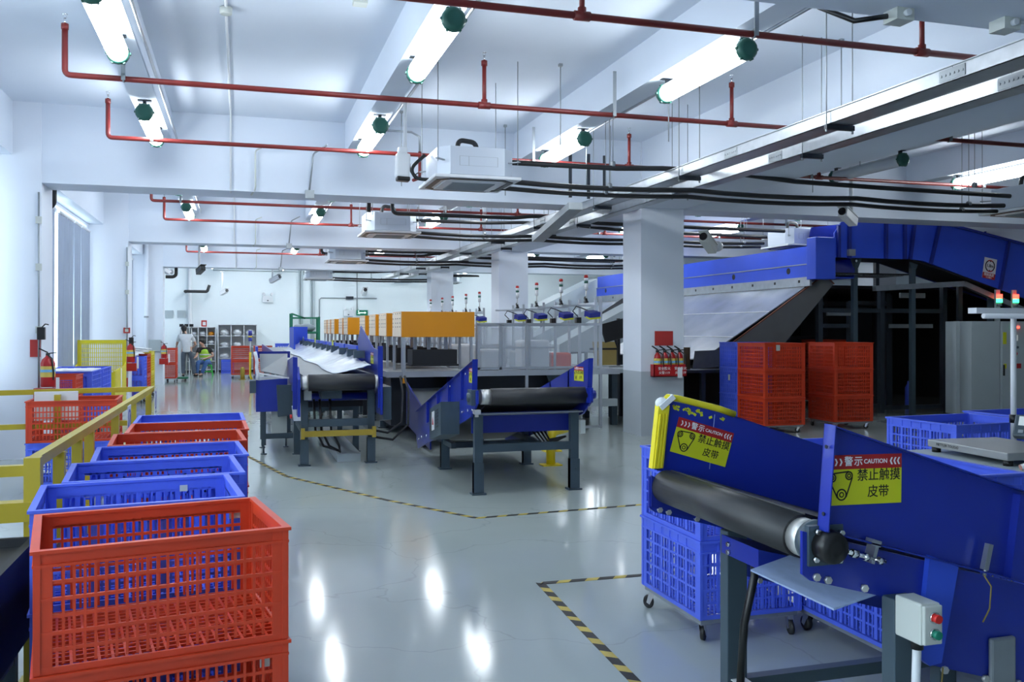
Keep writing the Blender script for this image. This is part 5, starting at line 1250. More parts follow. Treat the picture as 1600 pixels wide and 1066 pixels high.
o.matrix_local = Matrix.Translation(-root_loc(b_).location) @ plane_frame((13.90, YF_ - .012, 2.83), (1, 0, -.16), (.16, 0, 1)) @ Matrix.Scale(1.12, 4)
o['label'] = 'white and red height-limit sign'
t = thing('overhead_conveyor', 'second high blue conveyor showing behind the peak at the right edge', 'conveyor', (14.5, 16.6, 0))
MB().prism([(13.4, 16.6, 3.78), (14.3, 16.6, 4.02), (14.9, 16.6, 3.98), (16.4, 16.6, 3.76), (16.4, 16.6, 3.0), (14.9, 16.6, 3.2), (13.4, 16.6, 3.2)], (0, .9, 0)).build('casing', 'deep_blue_paint', t, world=True)
for x in (15.5, 16.2): MB().box(x, x + .03, 16.56, 16.6, 2.9, 3.88).build('rib', 'deep_blue_paint', t, world=True)
for x in (13.6, 16.25): MB().box(x, x + .09, 17.0, 17.09, 0, 3.2).build('leg', 'dark_steel', t, world=True)
# dark steel frame under the conveyors
t = thing('steel_frame', 'dark steel equipment frame under the high blue conveyor', 'frame', (12.6, 15.5, 0))
for x, y, z in ((10.70, 15.0, 2.3), (10.78, 16.2, 2.6), (11.55, 15.2, 2.2), (12.12, 15.0, 2.4), (12.75, 15.6, 2.4), (13.62, 15.0, 2.6), (13.62, 16.6, 2.4), (11.6, 17.6, 2.4), (12.7, 17.6, 2.4)):
    MB().box(x - .05, x + .05, y - .05, y + .05, 0, z).build('post', 'slate_dark', t, world=True)
for p, q in (((10.7, 15.0, 2.02), (13.62, 15.0, 2.02)), ((12.12, 15.0, .10), (13.62, 15.0, .10)), ((11.55, 15.2, .14), (12.12, 15.0, .14)), ((10.7, 15.0, 1.72), (11.55, 15.2, 1.72)), ((11.55, 15.2, 2.18), (12.75, 15.6, 2.18)), ((10.78, 16.2, 2.2), (13.62, 16.6, 2.2))):
    MB().bar(p, q, .07, .08).build('rail', 'slate_dark', t, world=True)
MB().bar((12.75, 15.55, 1.72), (13.62, 15.3, 1.72), .05, .08).build('rail', 'dull_steel', t, world=True)
MB().box(10.62, 16.2, 15.2, 21.0, 2.46, 2.52).build('added_shade_deck', 'black_steel', t, world=True)  # added black cover that keeps the ceiling lamps from lighting the frame's inside
MB().box(10.62, 16.2, 20.9, 20.96, 0, 2.46).build('added_shade_back', 'black_steel', t, world=True)  # added black sheet closing the rear so the inside stays dark
MB().box(16.14, 16.20, 15.2, 20.9, 0, 2.46).build('added_shade_side', 'black_steel', t, world=True)  # added black sheet on the right, same darkening purpose
for x, y, w_, z0, z1 in ((11.3, 17.2, 1.2, .9, 1.5), (12.9, 18.0, 1.4, 1.3, 2.2), (11.0, 18.8, 1.0, 1.6, 2.3)):
    MB().box(x, x + w_, y, y + .8, z0, z1).build('drive_unit', 'dark_steel', t, world=True)
for x, z0 in ((10.9, 1.92), (12.6, 2.28)): MB().box(x, x + .6, 15.02, 15.06, z0, z0 + .10).build('name_plate', 'dull_steel', t, world=True)
stack(12.05, 16.6, d(90), ['red', 'red', 'red'], 'shadowed red stack inside the dark steel frame', 'tall crate stacks right of the pillar', .435, (1.0, 1.1))
t = thing('indicator', 'tiny red standby light on a dark post inside the steel frame', 'light', (13.1, 16.0, 0))
MB().box(-.03, .03, -.03, .03, 0, 1.02).build('post', 'dark_steel', t); MB().ball((0, -.02, 1.04), .022).build('light', 'led_red', t)
o = single('bottle', MB().lathe((13.55, 15.9, 0), [(.07, 0), (.08, .02), (.08, .42), (.04, .5), (.03, .56)], n=14), 'blue_plastic', 'blue bottle standing far inside the steel frame', 'bottle')
# control cabinets
t = thing('control_cabinet', 'tall grey control cabinet with push buttons at the right edge', 'cabinet', (13.5, 13.65, 0))
MB().box(13.41, 14.22, 13.35, 13.98, .08, 1.80).build('body', 'cabinet_grey', t, world=True, bevel=.008)
MB().box(12.76, 14.20, 13.37, 13.96, 0, .08).build('plinth', 'dark_steel', t, world=True)
MB().box(12.74, 13.39, 13.35, 13.98, .08, 1.80).build('side_bay', 'cabinet_grey', t, world=True, bevel=.008)
dr = MB().box(13.43, 14.20, 13.33, 13.35, .12, 1.78).build('door', 'cabinet_grey', t, world=True, bevel=.004)
def on(x, z, m, mb, nm, **k): return mb.build(nm, m, dr, world=True, **k)
for x, m_ in ((13.66, 'led_green'), (13.78, 'led_red')): on(0, 0, m_, MB().cyl((x, 13.33, 1.69), (x, 13.30, 1.69), .022, 14), 'indicator_light')
on(0, 0, 'screen_light', MB().box(13.68, 13.78, 13.322, 13.33, 1.44, 1.55), 'meter', label='pale square meter')
for x in (13.67, 13.76): on(0, 0, 'slate_paint', MB().cyl((x, 13.33, 1.32), (x, 13.30, 1.32), .022, 12), 'knob')
on(0, 0, 'label_yellow', MB().box(13.66, 13.76, 13.325, 13.33, 1.15, 1.26), 'switch_plate'); on(0, 0, 'button_red', MB().cyl((13.71, 13.325, 1.205), (13.71, 13.29, 1.205), .03, 14), 'main_switch')
on(0, 0, 'label_red', MB().box(13.66, 13.86, 13.326, 13.33, .93, 1.02), 'red_label'); on(0, 0, 'label_yellow', MB().box(13.46, 13.52, 13.326, 13.33, .93, 1.02), 'yellow_label')
on(0, 0, 'label_yellow', MB().box(13.44, 13.52, 13.326, 13.33, 1.38, 1.60), 'yellow_label'); on(0, 0, 'black_plastic', MB().box(13.44, 13.47, 13.31, 13.33, .80, 1.0), 'handle')
tt = thing('pale_post', 'pale flat post standing left of the control cabinet', 'post', (12.55, 13.5, 0)); MB().box(12.50, 12.58, 13.45, 13.52, .0, 1.80).build('post', 'cabinet_grey', tt, world=True)
for k, (x, nm) in enumerate(((14.02, 'left'), (14.42, 'right'))):
    y = 14.03
    tt = thing('signal_lamp', '%s red and green signal lamp glowing above the control cabinet' % nm, 'signal light', (x, y, 1.80), 0, 'signal lamps above the cabinet')
    MB().box(x - .05, x + .05, y - .01, y + .03, 0 if k else 1.80, 2.42).build('post', 'cabinet_grey', tt, world=True)
    MB().cyl((x, y - .04, 2.25), (x, y - .04, 2.33), .055, 14).build('red_light', 'led_red', tt, world=True); MB().cyl((x, y - .04, 2.17), (x, y - .04, 2.24), .055, 14).build('green_light', 'led_green', tt, world=True)
    MB().cyl((x, y - .04, 2.10), (x, y - .04, 2.17), .045, 14).build('base', 'panel_grey', tt, world=True)
# packing bench with the scale
t = thing('packing_bench', 'grey-topped packing bench with white pipe uprights at the right edge', 'table', (5.35, 4.75, 0))
MB().box(4.30, 6.4, 4.05, 5.30, .76, .80).build('top', 'cabinet_grey', t, world=True, bevel=.005)
for x, y in ((4.36, 4.11), (4.36, 5.24), (6.34, 4.11), (6.34, 5.24)): MB().box(x - .025, x + .025, y - .025, y + .025, 0, .76).build('leg', 'white_plastic', t, world=True)
for p, q in (((4.36, 4.11, .3), (4.36, 5.24, .3)), ((4.36, 5.24, .3), (6.34, 5.24, .3)), ((6.34, 4.11, .3), (6.34, 5.24, .3))): MB().bar(p, q, .04, .04).build('rail', 'white_plastic', t, world=True)
for x in (5.40, 6.30): MB().cyl((x, 5.26, .80), (x, 5.26, 1.75), .020, 14).build('upright', 'white_plastic', t, world=True)
MB().box(5.02, 6.5, 5.21, 5.29, 1.765, 1.805).build('light_bar', 'white_plastic', t, world=True, label='white bar across the top of the uprights')
MB().cyl((5.02, 5.15, 1.745), (6.5, 5.15, 1.745), .018, 12).build('upper_pipe', 'white_plastic', t, world=True)
MB().box(5.44, 6.4, 4.95, 5.30, 1.0, 1.02).build('shelf', 'cabinet_grey', t, world=True)
MB().cyl((5.40, 5.26, .97), (5.40, 5.26, 1.03), .028, 14).bar((5.40, 5.24, 1.0), (5.52, 5.22, 1.0), .04, .04).build('pipe_joint', 'black_plastic', t, world=True)
t = thing('weighing_scale', 'flat steel platform scale on the packing bench', 'scale', (4.85, 4.85, .80), d(-4))
pt = MB().box(-.28, .28, -.40, .34, .035, .085).build('platform', 'scale_steel', t, bevel=.006)
for x in (-.24, .24):
    for y in (-.36, .30): MB().cyl((x, y, 0), (x, y, .036), .03, 12).build('foot', 'black_plastic', t)
m = MB(); text_into(m, 'METTLER TOLEDO', .026, plane_frame((-.2812, .14, .060), (0, -1, 0), (0, 0, 1)), .0004); m.build('lettering', 'ink_black', pt)
m = MB(); text_into(m, 'METTLER TOLEDO', .026, plane_frame((0, -.4012, .060), (1, 0, 0), (0, 0, 1)), .0004); m.build('lettering', 'ink_black', pt)
t = thing('scale_display', 'dark weighing display with a pale screen beside the white upright', 'display', (5.02, 4.72, .886), d(-62))
M = Matrix.Rotation(-.5, 3, 'X')
MB().cyl((0, .03, 0), (0, .03, .06), .03, 12).build('stand', 'black_plastic', t)
c = MB().obox((0, 0, .115), (.24, .06, .16), M).build('case', 'slate_paint', t, bevel=.012)
MB().obox(V((0, 0, .115)) + M @ V((0, -.031, .03)), (.18, .004, .065), M).build('screen', 'screen_light', c)
m = MB()
for k in range(4): m.obox(V((0, 0, .115)) + M @ V((-.07 + .047 * k, -.031, -.045)), (.03, .005, .022), M)
m.build('keys', 'panel_grey', c)
t = thing('hand_scanner', 'white hand scanner lying on the packing bench before the scale', 'scanner', (4.62, 4.30, .802), d(-20))
MB().lathe((0, 0, .045), [(.018, -.12), (.02, -.02), (.02, .02), (.045, .06), (.05, .075), (.03, .08)], (1, 0, .25), 16).build('body', 'white_plastic', t)
MB().cyl((-.12, 0, .015), (-.02, 0, .04), .018, 12).build('handle', 'clear_red', t)
o = single('mobile_phone', MB().box(-.05, .05, -.035, .035, 0, .012), 'black_plastic', 'black phone lying at the edge of the packing bench', 'phone'); o.location = (4.62, 4.15, .802)
# ================================================================ fire extinguishers and signs
def ext_parts(t, r=.075, h=.36, base=0.0, flip=1, lf=(.42, .88)):
    b = MB().lathe((0, 0, base), [(r * .93, 0), (r, .02), (r, h), (r * .8, h + .05), (r * .35, h + .085), (r * .3, h + .10)], n=20).build('cylinder', 'fire_red', t)
    lab = MB(); lab.mi = 0; lab.cyl((0, 0, base + h * lf[0]), (0, 0, base + h * lf[1]), r + .0015, 20, cap=False); lab.mi = 1; lab.cyl((0, 0, base + h * (lf[0] + .45 * (lf[1] - lf[0]))), (0, 0, base + h * (lf[0] + .7 * (lf[1] - lf[0]))), r + .003, 20, cap=False)
    lab.build('paper_label', ['label_tan', 'label_blue'], b)
    MB().cyl((0, 0, base + h + .095), (0, 0, base + h + .13), .025, 12).bar((.0, 0, base + h + .135), (flip * -.10, -.02, base + h + .19), .022, .016).bar((0, 0, base + h + .125), (flip * .10, -.0, base + h + .135), .022, .014).build('valve_handle', 'black_plastic', t)
    MB().tube([(0, -.02, base + h + .11), (.06, -.07, base + h + .06), (.075, -.06, base + h * .6), (.07, -.05, base + h * .3)], .010, 8).build('hose', 'black_plastic', t)
t = thing('extinguisher_box', 'red wall box holding four extinguishers on the big pillar', 'box', (6.37, 12.68, .92))
m = MB().box(-.28, .28, -.005, .12, 0, .012).box(-.28, .28, -.005, .008, 0, .19).box(-.28, .28, .108, .119, 0, .19).box(-.28, -.268, -.005, .12, 0, .19).box(.268, .28, -.005, .12, 0, .19)
fr = m.build('tray', 'fire_red', t)
m = MB()
for x in (-.105, .17):
    text_into(m, '安全防火', .052, plane_frame((x, -.006, .125), (1, 0, 0), (0, 0, 1)), .0005, .0006); text_into(m, '火警:119', .050, plane_frame((x, -.006, .06), (1, 0, 0), (0, 0, 1)), .0005, .0006)
m.build('lettering', 'ink_white', fr)
MB().box(.12, .20, -.011, -.008, -.02, .14).build('inspection_card', 'sheet_white', t, label='white inspection card')
for k, nm in enumerate(('leftmost', 'second from left', 'third from left', 'rightmost')):
    e = thing('fire_extinguisher', 'small red extinguisher in the pillar box, %s of four' % nm, 'fire extinguisher', (6.37 - .19 + .127 * k, 12.74, .933), 0, 'extinguishers on the pillar')
    ext_parts(e, .055, .27, lf=(.52, 1.0))
single('placard', MB().box(6.16, 6.47, 12.788, 12.798, 1.40, 1.625), 'placard_red', 'plain red placard on the big pillar above the extinguishers', 'placard')
for (x, y, z, nm, px) in ((-2.50, 12.72, .92, 'first wall pillar behind the yellow railing', 1), (-2.36, 20.72, .95, 'second wall pillar by the blue crates', 1), (-2.3, 28.72, .8, 'third wall pillar left of the standing person', 1)):
    e = thing('fire_extinguisher', 'red fire extinguisher at the ' + nm, 'fire extinguisher', (x + .16 if y < 20 else x + .14, y, z), 0)
    ext_parts(e, .085, .30)
    hb = thing('extinguisher_holder', 'red wall holder under the extinguisher at the ' + nm, 'holder', (x + .1, y, z - .18))
    MB().box(-.09, .16, -.085, .06, 0, .165).build('tray', 'fire_red', hb)
    MB().box(.16, .20, -.05, -.04, .05, .30).build('inspection_card', 'sheet_white', hb)
single('placard', MB().box(-2.56, -2.44, 12.788, 12.798, 1.30, 1.52), 'placard_red', 'plain red placard on the first wall pillar', 'placard')
single('placard', MB().box(-2.36, -2.285, 20.788, 20.798, .40, .62), 'placard_red', 'red strip placard low on the second wall pillar', 'placard')
t = thing('alarm_point', 'small red alarm point on the second wall pillar', 'alarm', (-2.33, 20.75, 1.57)); MB().box(-.04, .09, 0, .05, 0, .12).build('case', 'placard_red', t, bevel=.006); MB().box(-.01, .06, -.004, 0, .03, .09).build('pane', 'offwhite_box', t)
for x, y, z, nm in ((-2.42, 12.70, 1.52, 'first'), (-2.235, 20.9, 1.32, 'second')):
    t = thing('card_reader', 'small black box on the edge of the %s wall pillar' % nm, 'box', (x, y, z))
    MB().box(-.045, .045, 0, .08, 0, .16).build('case', 'black_plastic', t, bevel=.006); MB().tube([(0, .04, .15), (.05, .02, .20), (.09, .0, .19)], .008, 6).build('antenna', 'black_plastic', t)
for y, x, nm in ((12.78, -2.455, 'first'), (20.78, -2.30, 'second')):
    t = thing('wall_conduit', 'thin grey conduit running down the edge of the %s wall pillar' % nm, 'conduit', (x, y, .9))
    MB().tube([(x, y - .012, .9), (x, y - .012, 3.4)], .012, 8).build('pipe', 'dull_steel', t, world=True)
    for z in (1.6, 2.4, 3.0): MB().box(x - .035, x + .035, y - .03, y, z, z + .09).build('clip_box', 'offwhite_box', t, world=True)
t = thing('wall_box', 'pale wall box behind the yellow crates at the second pillar', 'box', (-2.35, 28.7, 1.0)); MB().box(-.3, .1, 0, .09, 0, .35).build('case', 'cabinet_grey', t, bevel=.01)
t = thing('wall_pipe', 'white drain pipe beside the third wall pillar', 'pipe', (-2.65, 28.7, 0)); MB().cyl((0, 0, 0), (0, 0, ZC), .06, 14).build('pipe', 'white_paint', t); MB().cyl((0, 0, 2.0), (0, 0, 2.05), .068, 14).build('clamp', 'dull_steel', t)
t = thing('wall_pipe', 'white drain pipe in the back corner of the hall', 'pipe', (-1.85, 36.9, 0)); MB().cyl((0, 0, 0), (0, 0, 4.1), .07, 14).build('pipe', 'white_plastic', t)
# ================================================================ back wall
m = MB()
for x, w_, nm in ((2.26, .05, 'left'), (2.36, .09, 'second'), (2.72, .05, 'third'), (2.82, .09, 'right')):
    t = thing('wall_duct', 'tall grey cable duct on the back wall, %s of four' % nm, 'duct', (x, 36.97, 0), 0, 'cable ducts on the back wall')
    MB().box(-w_ / 2, w_ / 2, -.05, .03, 0, 4.08).build('duct', 'cabinet_grey', t)
single('wall_conduit', MB().tube([(3.05, 36.97, .6), (3.05, 36.97, 2.85), (3.12, 36.97, 2.92), (5.35, 36.97, 2.92)], .022, 8), 'dull_steel', 'grey conduit turning right on the back wall over the exit sign', 'conduit')
single('wall_conduit', MB().tube([(4.55, 36.97, 4.0), (4.55, 36.97, 2.3)], .018, 8), 'dull_steel', 'grey conduit dropping beside the exit sign', 'conduit')
single('junction_box', MB().box(4.1, 4.4, 36.90, 36.99, 2.87, 2.99), 'dark_steel', 'dark junction box on the conduit of the back wall', 'junction box')
t = thing('exit_sign', 'green lit exit sign with an arrow on the back wall', 'exit sign', (4.75, 36.96, 2.22))
c = MB().box(-.23, .23, -.03, .03, 0, .22).build('case', 'exit_green', t)
m = MB().bar((-.10, -.034, .11), (.10, -.034, .11), .006, .035).prism([(.10, -.034, .06), (.10, -.034, .16), (.17, -.034, .11)], (0, .006, 0))
m.bar((-.17, -.034, .06), (-.13, -.034, .12), .006, .022).bar((-.13, -.034, .12), (-.15, -.034, .17), .006, .03).bar((-.13, -.034, .12), (-.10, -.034, .05), .006, .02).ball((-.14, -.034, .19), .018)
m.build('symbol', 'exit_white', c)
def em_light(x, z, nm):
    t = thing('emergency_light', nm, 'light', (x, 36.95, z))
    MB().box(-.2, .2, -.04, .04, 0, .26).build('case', 'white_plastic', t, bevel=.01)
    for s in (-1, 1): MB().lathe((s * .13, -.02, .32), [(.04, 0), (.06, .06), (.06, .07)], (s * .5, -1, .15), 14).cyl((s * .13, 0, .25), (s * .13, 0, .33), .02, 8).build('lamp_head', 'white_plastic', t)
    MB().box(-.03, .03, -.045, -.04, .05, .09).build('indicator', 'dark_steel', t)
em_light(1.05, 2.72, 'twin-head emergency light on the back wall above the shelves'); em_light(4.2, 2.18, 'twin-head emergency light left of the exit sign')
single('wall_conduit', MB().tube([(-1.0, 36.96, 3.95), (5.0, 36.96, 3.95)], .02, 8), 'cabinet_grey', 'straight grey conduit high on the back wall', 'conduit')
t = thing('switch_board', 'pale wall sockets on the back wall left of the shelves', 'sockets', (-2.2, 36.95, 2.1)) ; MB().box(-.55, -.25, 0, .04, 0, .28).build('left_plate', 'cabinet_grey', t); MB().box(-.1, .2, 0, .04, 0, .28).build('right_plate', 'cabinet_grey', t)
# shelves with goods
def shelf(x0, x1, h, cols, rows, nm, back='white_plastic'):
    t = thing('storage_shelf', nm, 'shelf', ((x0 + x1) / 2, 36.6, 0)); y0, y1 = 36.35, 36.85
    MB().box(x0, x1, y1 - .015, y1, .1, h - .02).build('back_panel', back, t, world=True)
    for k in range(cols + 1):
        x = x0 + (x1 - x0) * k / cols; MB().box(x - .015, x + .015, y0, y1 - .015, 0, h).build('upright', 'white_plastic', t, world=True)
    for k in range(rows + 1):
        z = .10 + (h - .12) * k / rows
        MB().box(x0, x1, y0 + .004, y1 - .016, z, z + .02).build('shelf_board', 'white_plastic', t, world=True)
    MB().box(x0 + .02, x1 - .02, y0 + .03, y0 + .05, 0, .1).build('kick_board', 'black_plastic', t, world=True)
    return t
shelf(-2.15, -.90, 1.74, 4, 5, 'white pigeonhole shelf behind the two people'); shelf(-.80, .62, 1.84, 3, 4, 'white open shelf with white bundles at the back wall')
rr = random.Random(9)
def bundle(x, z, w, h, mm, nm, grp='goods on the back shelves'):
    m = MB().ball((0, 0, h * .5), 1, (w * .5, .16, h * .52), 12, 8)
    for v in m.bm.verts: v.co += V((rr.uniform(-.02, .02), rr.uniform(-.02, .02), rr.uniform(-.015, .015)))
    m.box(-w * .3, w * .3, -.1, .1, 0, .02)
    o = m.build('white_bundle' if mm != 'orange_paint' else 'orange_pack', mm); o.location = (x, 36.55, z); return tag(o, nm, 'bundle', grp)
zr = lambda r, rows, h: .12 + (h - .12) * r / rows
RN = ['bottom', 'lower middle', 'upper middle', 'top']; CN = ['left', 'middle', 'right']
for r, c, mm in ((3, 0, 'parcel_white'), (3, 1, 'parcel_white'), (3, 2, 'parcel_white'), (2, 0, 'parcel_white'), (2, 1, 'parcel_white'), (1, 0, 'parcel_white')):
    x = -.80 + 1.42 * (c + .5) / 3
    bundle(x, zr(r, 4, 1.84), .34, .24 if r == 3 else .18, mm, 'white bundle in the %s row, %s bay of the open shelf' % (RN[r], CN[c]))
CN4 = ['first', 'second', 'third', 'fourth']
for r, c, mm in ((4, 1, 'parcel_white'), (4, 2, 'parcel_white'), (4, 3, 'orange_paint'), (3, 2, 'black_foam'), (3, 3, 'parcel_white'), (2, 3, 'parcel_white')):
    x = -2.15 + 1.25 * (c + .5) / 4
    o = bundle(x, zr(r, 5, 1.74), .24, .15, mm, '%s pack in row %s from below, %s column of the pigeonhole shelf' % ({'parcel_white': 'white', 'orange_paint': 'orange', 'black_foam': 'black'}[mm], ['one', 'two', 'three', 'four', 'five'][r], CN4[c]))
    if mm == 'black_foam': o.name = 'black_pack'
t = thing('display_box', 'small red and white box standing on top of the pigeonhole shelf', 'box', (-1.32, 36.6, 1.762)); MB().box(-.10, .10, -.03, .03, 0, .24).build('board', 'placard_red', t); MB().box(-.05, .06, -.034, -.03, .05, .18).build('print', 'sheet_white', t)
# green mesh cage at the back
t = thing('mesh_cage', 'dark green mesh cage at the back behind the film conveyor', 'cage', (2.2, 33, 0))
m = MB()
for x, y, z in ((1.74, 32.6, 2.22), (2.68, 32.6, 2.1), (1.74, 33.5, 2.22), (2.68, 33.5, 2.1)): MB().box(x - .035, x + .035, y - .035, y + .035, 0, z).build('post', 'green_mesh', t, world=True)
for z in (.15, 1.0, 1.55, 2.06): MB().bar((1.74, 32.6, z), (2.68, 32.6, z), .04, .05).bar((1.74, 32.6, z), (1.74, 33.5, z), .04, .05).bar((2.68, 32.6, z), (2.68, 33.5, z), .04, .05).bar((1.74, 33.5, z), (2.68, 33.5, z), .04, .05).build('frame_rail', 'green_mesh', t, world=True)
m = MB()
for k in range(24): m.box(1.74 + k * .04, 1.745 + k * .04, 33.49, 33.5, .15, 2.06).box(1.735, 1.74, 32.6 + k * .038, 32.605 + k * .038, .15, 2.06)
for k in range(40): m.box(1.74, 2.68, 33.49, 33.495, .15 + k * .048, .155 + k * .048)
m.build('mesh_panel', 'green_mesh', t, world=True)
MB().bar((1.74, 32.6, 2.20), (2.2, 32.6, 2.04), .04, .06).build('sloping_rail', 'green_mesh', t, world=True)
m = MB().ball((2.25, 33.0, 1.70), 1, (.34, .25, .16)).ball((2.0, 33.0, 1.72), 1, (.2, .2, .12)); m2 = m.build('sack', 'panel_grey'); tag(m2, 'grey sack lying in the green mesh cage', 'sack')
single('sack_shelf', MB().box(1.78, 2.64, 32.64, 33.46, 1.50, 1.54), 'green_mesh', 'green shelf inside the mesh cage', 'shelf')
# scales / pump bottles by the third pillar
for k in range(3):
    x = -2.05 + .17 * k
    t = thing('mop_handle', 'dark-headed upright handle leaning by the standing person, %s of three' % ('left', 'middle', 'right')[k], 'handle', (x, 35.2, 0), 0, 'handles by the wall')
    MB().cyl((0, 0, 0), (0, 0, 1.75), .022, 8).build('stick', 'chrome_dull', t); MB().box(-.07, .07, -.04, .04, 1.75, 1.85).build('grip', 'black_plastic', t)
t = thing('hand_truck', 'low green hand pallet under the red crates at the third pillar', 'cart', (-2.0, 30.9, 0)); MB().box(-.3, .4, -.2, .25, .07, .12).build('deck', 'green_mesh', t)
for x in (-.22, .32):
    for y in (-.12, .17): MB().cyl((x - .02, y, .035), (x + .02, y, .035), .035, 12).build('wheel', 'rubber', t)
# ================================================================ people
def skin(name, nodes, edges, m, parent, sub=2):
    """nodes: list of (x, y, z, r) or (.., rx, ry)"""
    me = bpy.data.meshes.new(name); me.from_pydata([n[:3] for n in nodes], edges, []); me.materials.append(MATS[m])
    o = bpy.data.objects.new(name, me); COL.objects.link(o); o.parent = parent
    sk = o.modifiers.new('skin', 'SKIN'); sk.use_smooth_shade = True
    for v, n in zip(me.skin_vertices[0].data, nodes): v.radius = (n[3], n[4] if len(n) > 4 else n[3])
    me.skin_vertices[0].data[0].use_root = True
    ss = o.modifiers.new('sub', 'SUBSURF'); ss.levels = sub; ss.render_levels = sub
    dg = bpy.context.evaluated_depsgraph_get(); nm_ = bpy.data.meshes.new_from_object(o.evaluated_get(dg))
    o.modifiers.clear(); o.data = nm_; o.data.name = name
    for p in nm_.polygons: p.use_smooth = True
    return o
def head(t, c, yaw, pitch, hairlen=1.0):
    """face and hair as children of the body; the skull itself belongs to the body"""
    M = Matrix.Rotation(yaw, 3, 'Z') @ Matrix.Rotation(pitch, 3, 'X'); c = V(c)
    m = MB()
    m.ball(c + M @ V((0, .018, .035)), .098, (.92, 1.05, .90)); m.ball(c + M @ V((0, .055, -.01)), .075, (.95, .8, 1.0)); m.ball(c + M @ V((0, -.06, .085)), .05, (1.3, .7, .6))
    return m, M
def person_body(t, J, face_dir):
    """one continuous body from joints J: dict of (x,y,z)"""
    n = []; e = []; idx = {}
    def add(k, p, r, r2=None):
        idx[k] = len(n); n.append((*p, r, r2 or r)); return idx[k]
    def link(*ks):
        for a, b in zip(ks, ks[1:]): e.append((idx[a], idx[b]))
    def mid(a, b, q): return tuple(V(a) * (1 - q) + V(b) * q)
    add('pel', J['pel'], .125, .10); add('waist', mid(J['pel'], J['neck'], .38), .115, .095); add('chest', mid(J['pel'], J['neck'], .74), .135, .10); add('nb', J['neck'], .055); add('hd0', mid(J['neck'], J['head'], .55), .060); add('hd', J['head'], .086, .095); add('top', tuple(V(J['head']) + V((0, 0, .07))), .06)
    link('pel', 'waist', 'chest', 'nb', 'hd0', 'hd', 'top')
    fd = V(face_dir); add('nose', tuple(V(J['head']) + fd * .085 + V((0, 0, -.01))), .022); link('hd', 'nose'); add('jaw', tuple(V(J['head']) + fd * .05 + V((0, 0, -.075))), .045); link('hd', 'jaw')
    for s in 'lr':
        add('sh' + s, J['sh' + s], .058); add('el' + s, J['el' + s], .042); add('wr' + s, J['wr' + s], .028)
        link('chest', 'sh' + s); add('ua' + s, mid(J['sh' + s], J['el' + s], .4), .050); link('sh' + s, 'ua' + s, 'el' + s); add('fa' + s, mid(J['el' + s], J['wr' + s], .35), .041); link('el' + s, 'fa' + s, 'wr' + s)
        h = V(J['ha' + s]) - V(J['wr' + s]); h.normalize(); add('pm' + s, tuple(V(J['wr' + s]) + h * .06), .036, .02); link('wr' + s, 'pm' + s)
        side = h.cross(V((0, 0, 1)) if abs(h.z) < .8 else V((1, 0, 0))).normalized(); drop = side.cross(h).normalized() * -1
        for f, (q, l) in enumerate(((-.027, .062), (-.009, .072), (.009, .068), (.026, .052))):
            p0 = V(n[idx['pm' + s]][:3]) + side * q + h * .025; p1 = p0 + h * l * .55 + drop * .008; p2 = p1 + h * l * .35 + drop * .022
            for kk, p in (('a', p0), ('b', p1), ('c', p2)): add('f%d%s%s' % (f, kk, s), tuple(p), .0095 if kk != 'c' else .0075)
            link('pm' + s, 'f%da%s' % (f, s), 'f%db%s' % (f, s), 'f%dc%s' % (f, s))
        p0 = V(J['wr' + s]) + h * .035 + side * -.03; p1 = p0 + h * .045 + side * -.018
        add('t0' + s, tuple(p0), .011); add('t1' + s, tuple(p1), .009); link('pm' + s, 't0' + s, 't1' + s)
        add('hp' + s, J['hp' + s], .092); add('th' + s, mid(J['hp' + s], J['kn' + s], .45), .078); add('kn' + s, J['kn' + s], .058); add('cf' + s, mid(J['kn' + s], J['an' + s], .35), .056); add('an' + s, J['an' + s], .038); add('ft' + s, J['ft' + s], .034)
        link('pel', 'hp' + s, 'th' + s, 'kn' + s, 'cf' + s, 'an' + s, 'ft' + s)
    return skin('body', n, e, 'skin', t, 1)
def clothes(t, J, shirt, trousers, shoes, sleeve=.9, low=-.10):
    mid = lambda a, b, q: tuple(V(a) * (1 - q) + V(b) * q)
    n = [(*(V(J['pel']) + V((0, 0, low - .03))), .17, .135), (*(V(J['pel']) + V((0, 0, low))), .172, .138), (*mid(J['pel'], J['neck'], .4), .165, .138), (*mid(J['pel'], J['neck'], .74), .180, .138), (*mid(J['pel'], J['neck'], .93), .085, .08)]
    e = [(0, 1), (1, 2), (2, 3), (3, 4)]
    for s in 'lr':
        k = len(n); n += [(*J['sh' + s], .078), (*mid(J['sh' + s], J['el' + s], .5), .068), (*mid(J['sh' + s], J['el' + s], sleeve), .062)]; e += [(3, k), (k, k + 1), (k + 1, k + 2)]
    skin('shirt', n, e, shirt, t, 2)
    n = [(*(V(J['pel']) + V((0, 0, .02))), .155, .118), (*(V(J['pel']) + V((0, 0, -.04))), .155, .12)]; e = [(0, 1)]
    for s in 'lr':
        k = len(n); n += [(*J['hp' + s], .105), (*mid(J['hp' + s], J['kn' + s], .45), .098), (*J['kn' + s], .080), (*mid(J['kn' + s], J['an' + s], .4), .078), (*mid(J['kn' + s], J['an' + s], 1.0), .066)]
        e += [(1, k), (k, k + 1), (k + 1, k + 2), (k + 2, k + 3), (k + 3, k + 4)]
    skin('trousers', n, e, trousers, t, 2)
    for s in 'lr':
        a, f = V(J['an' + s]), V(J['ft' + s]); dd = (f - a); dd.z = 0; dd.normalize()
        o = skin('shoe', [(*(a - dd * .05 + V((0, 0, -a.z + .045))), .042), (*(a + dd * .04 + V((0, 0, -a.z + .045))), .046), (*(a + dd * .16 + V((0, 0, -a.z + .036))), .038, .034)], [(0, 1), (1, 2)], shoes, t, 2)
mat_dummy = None
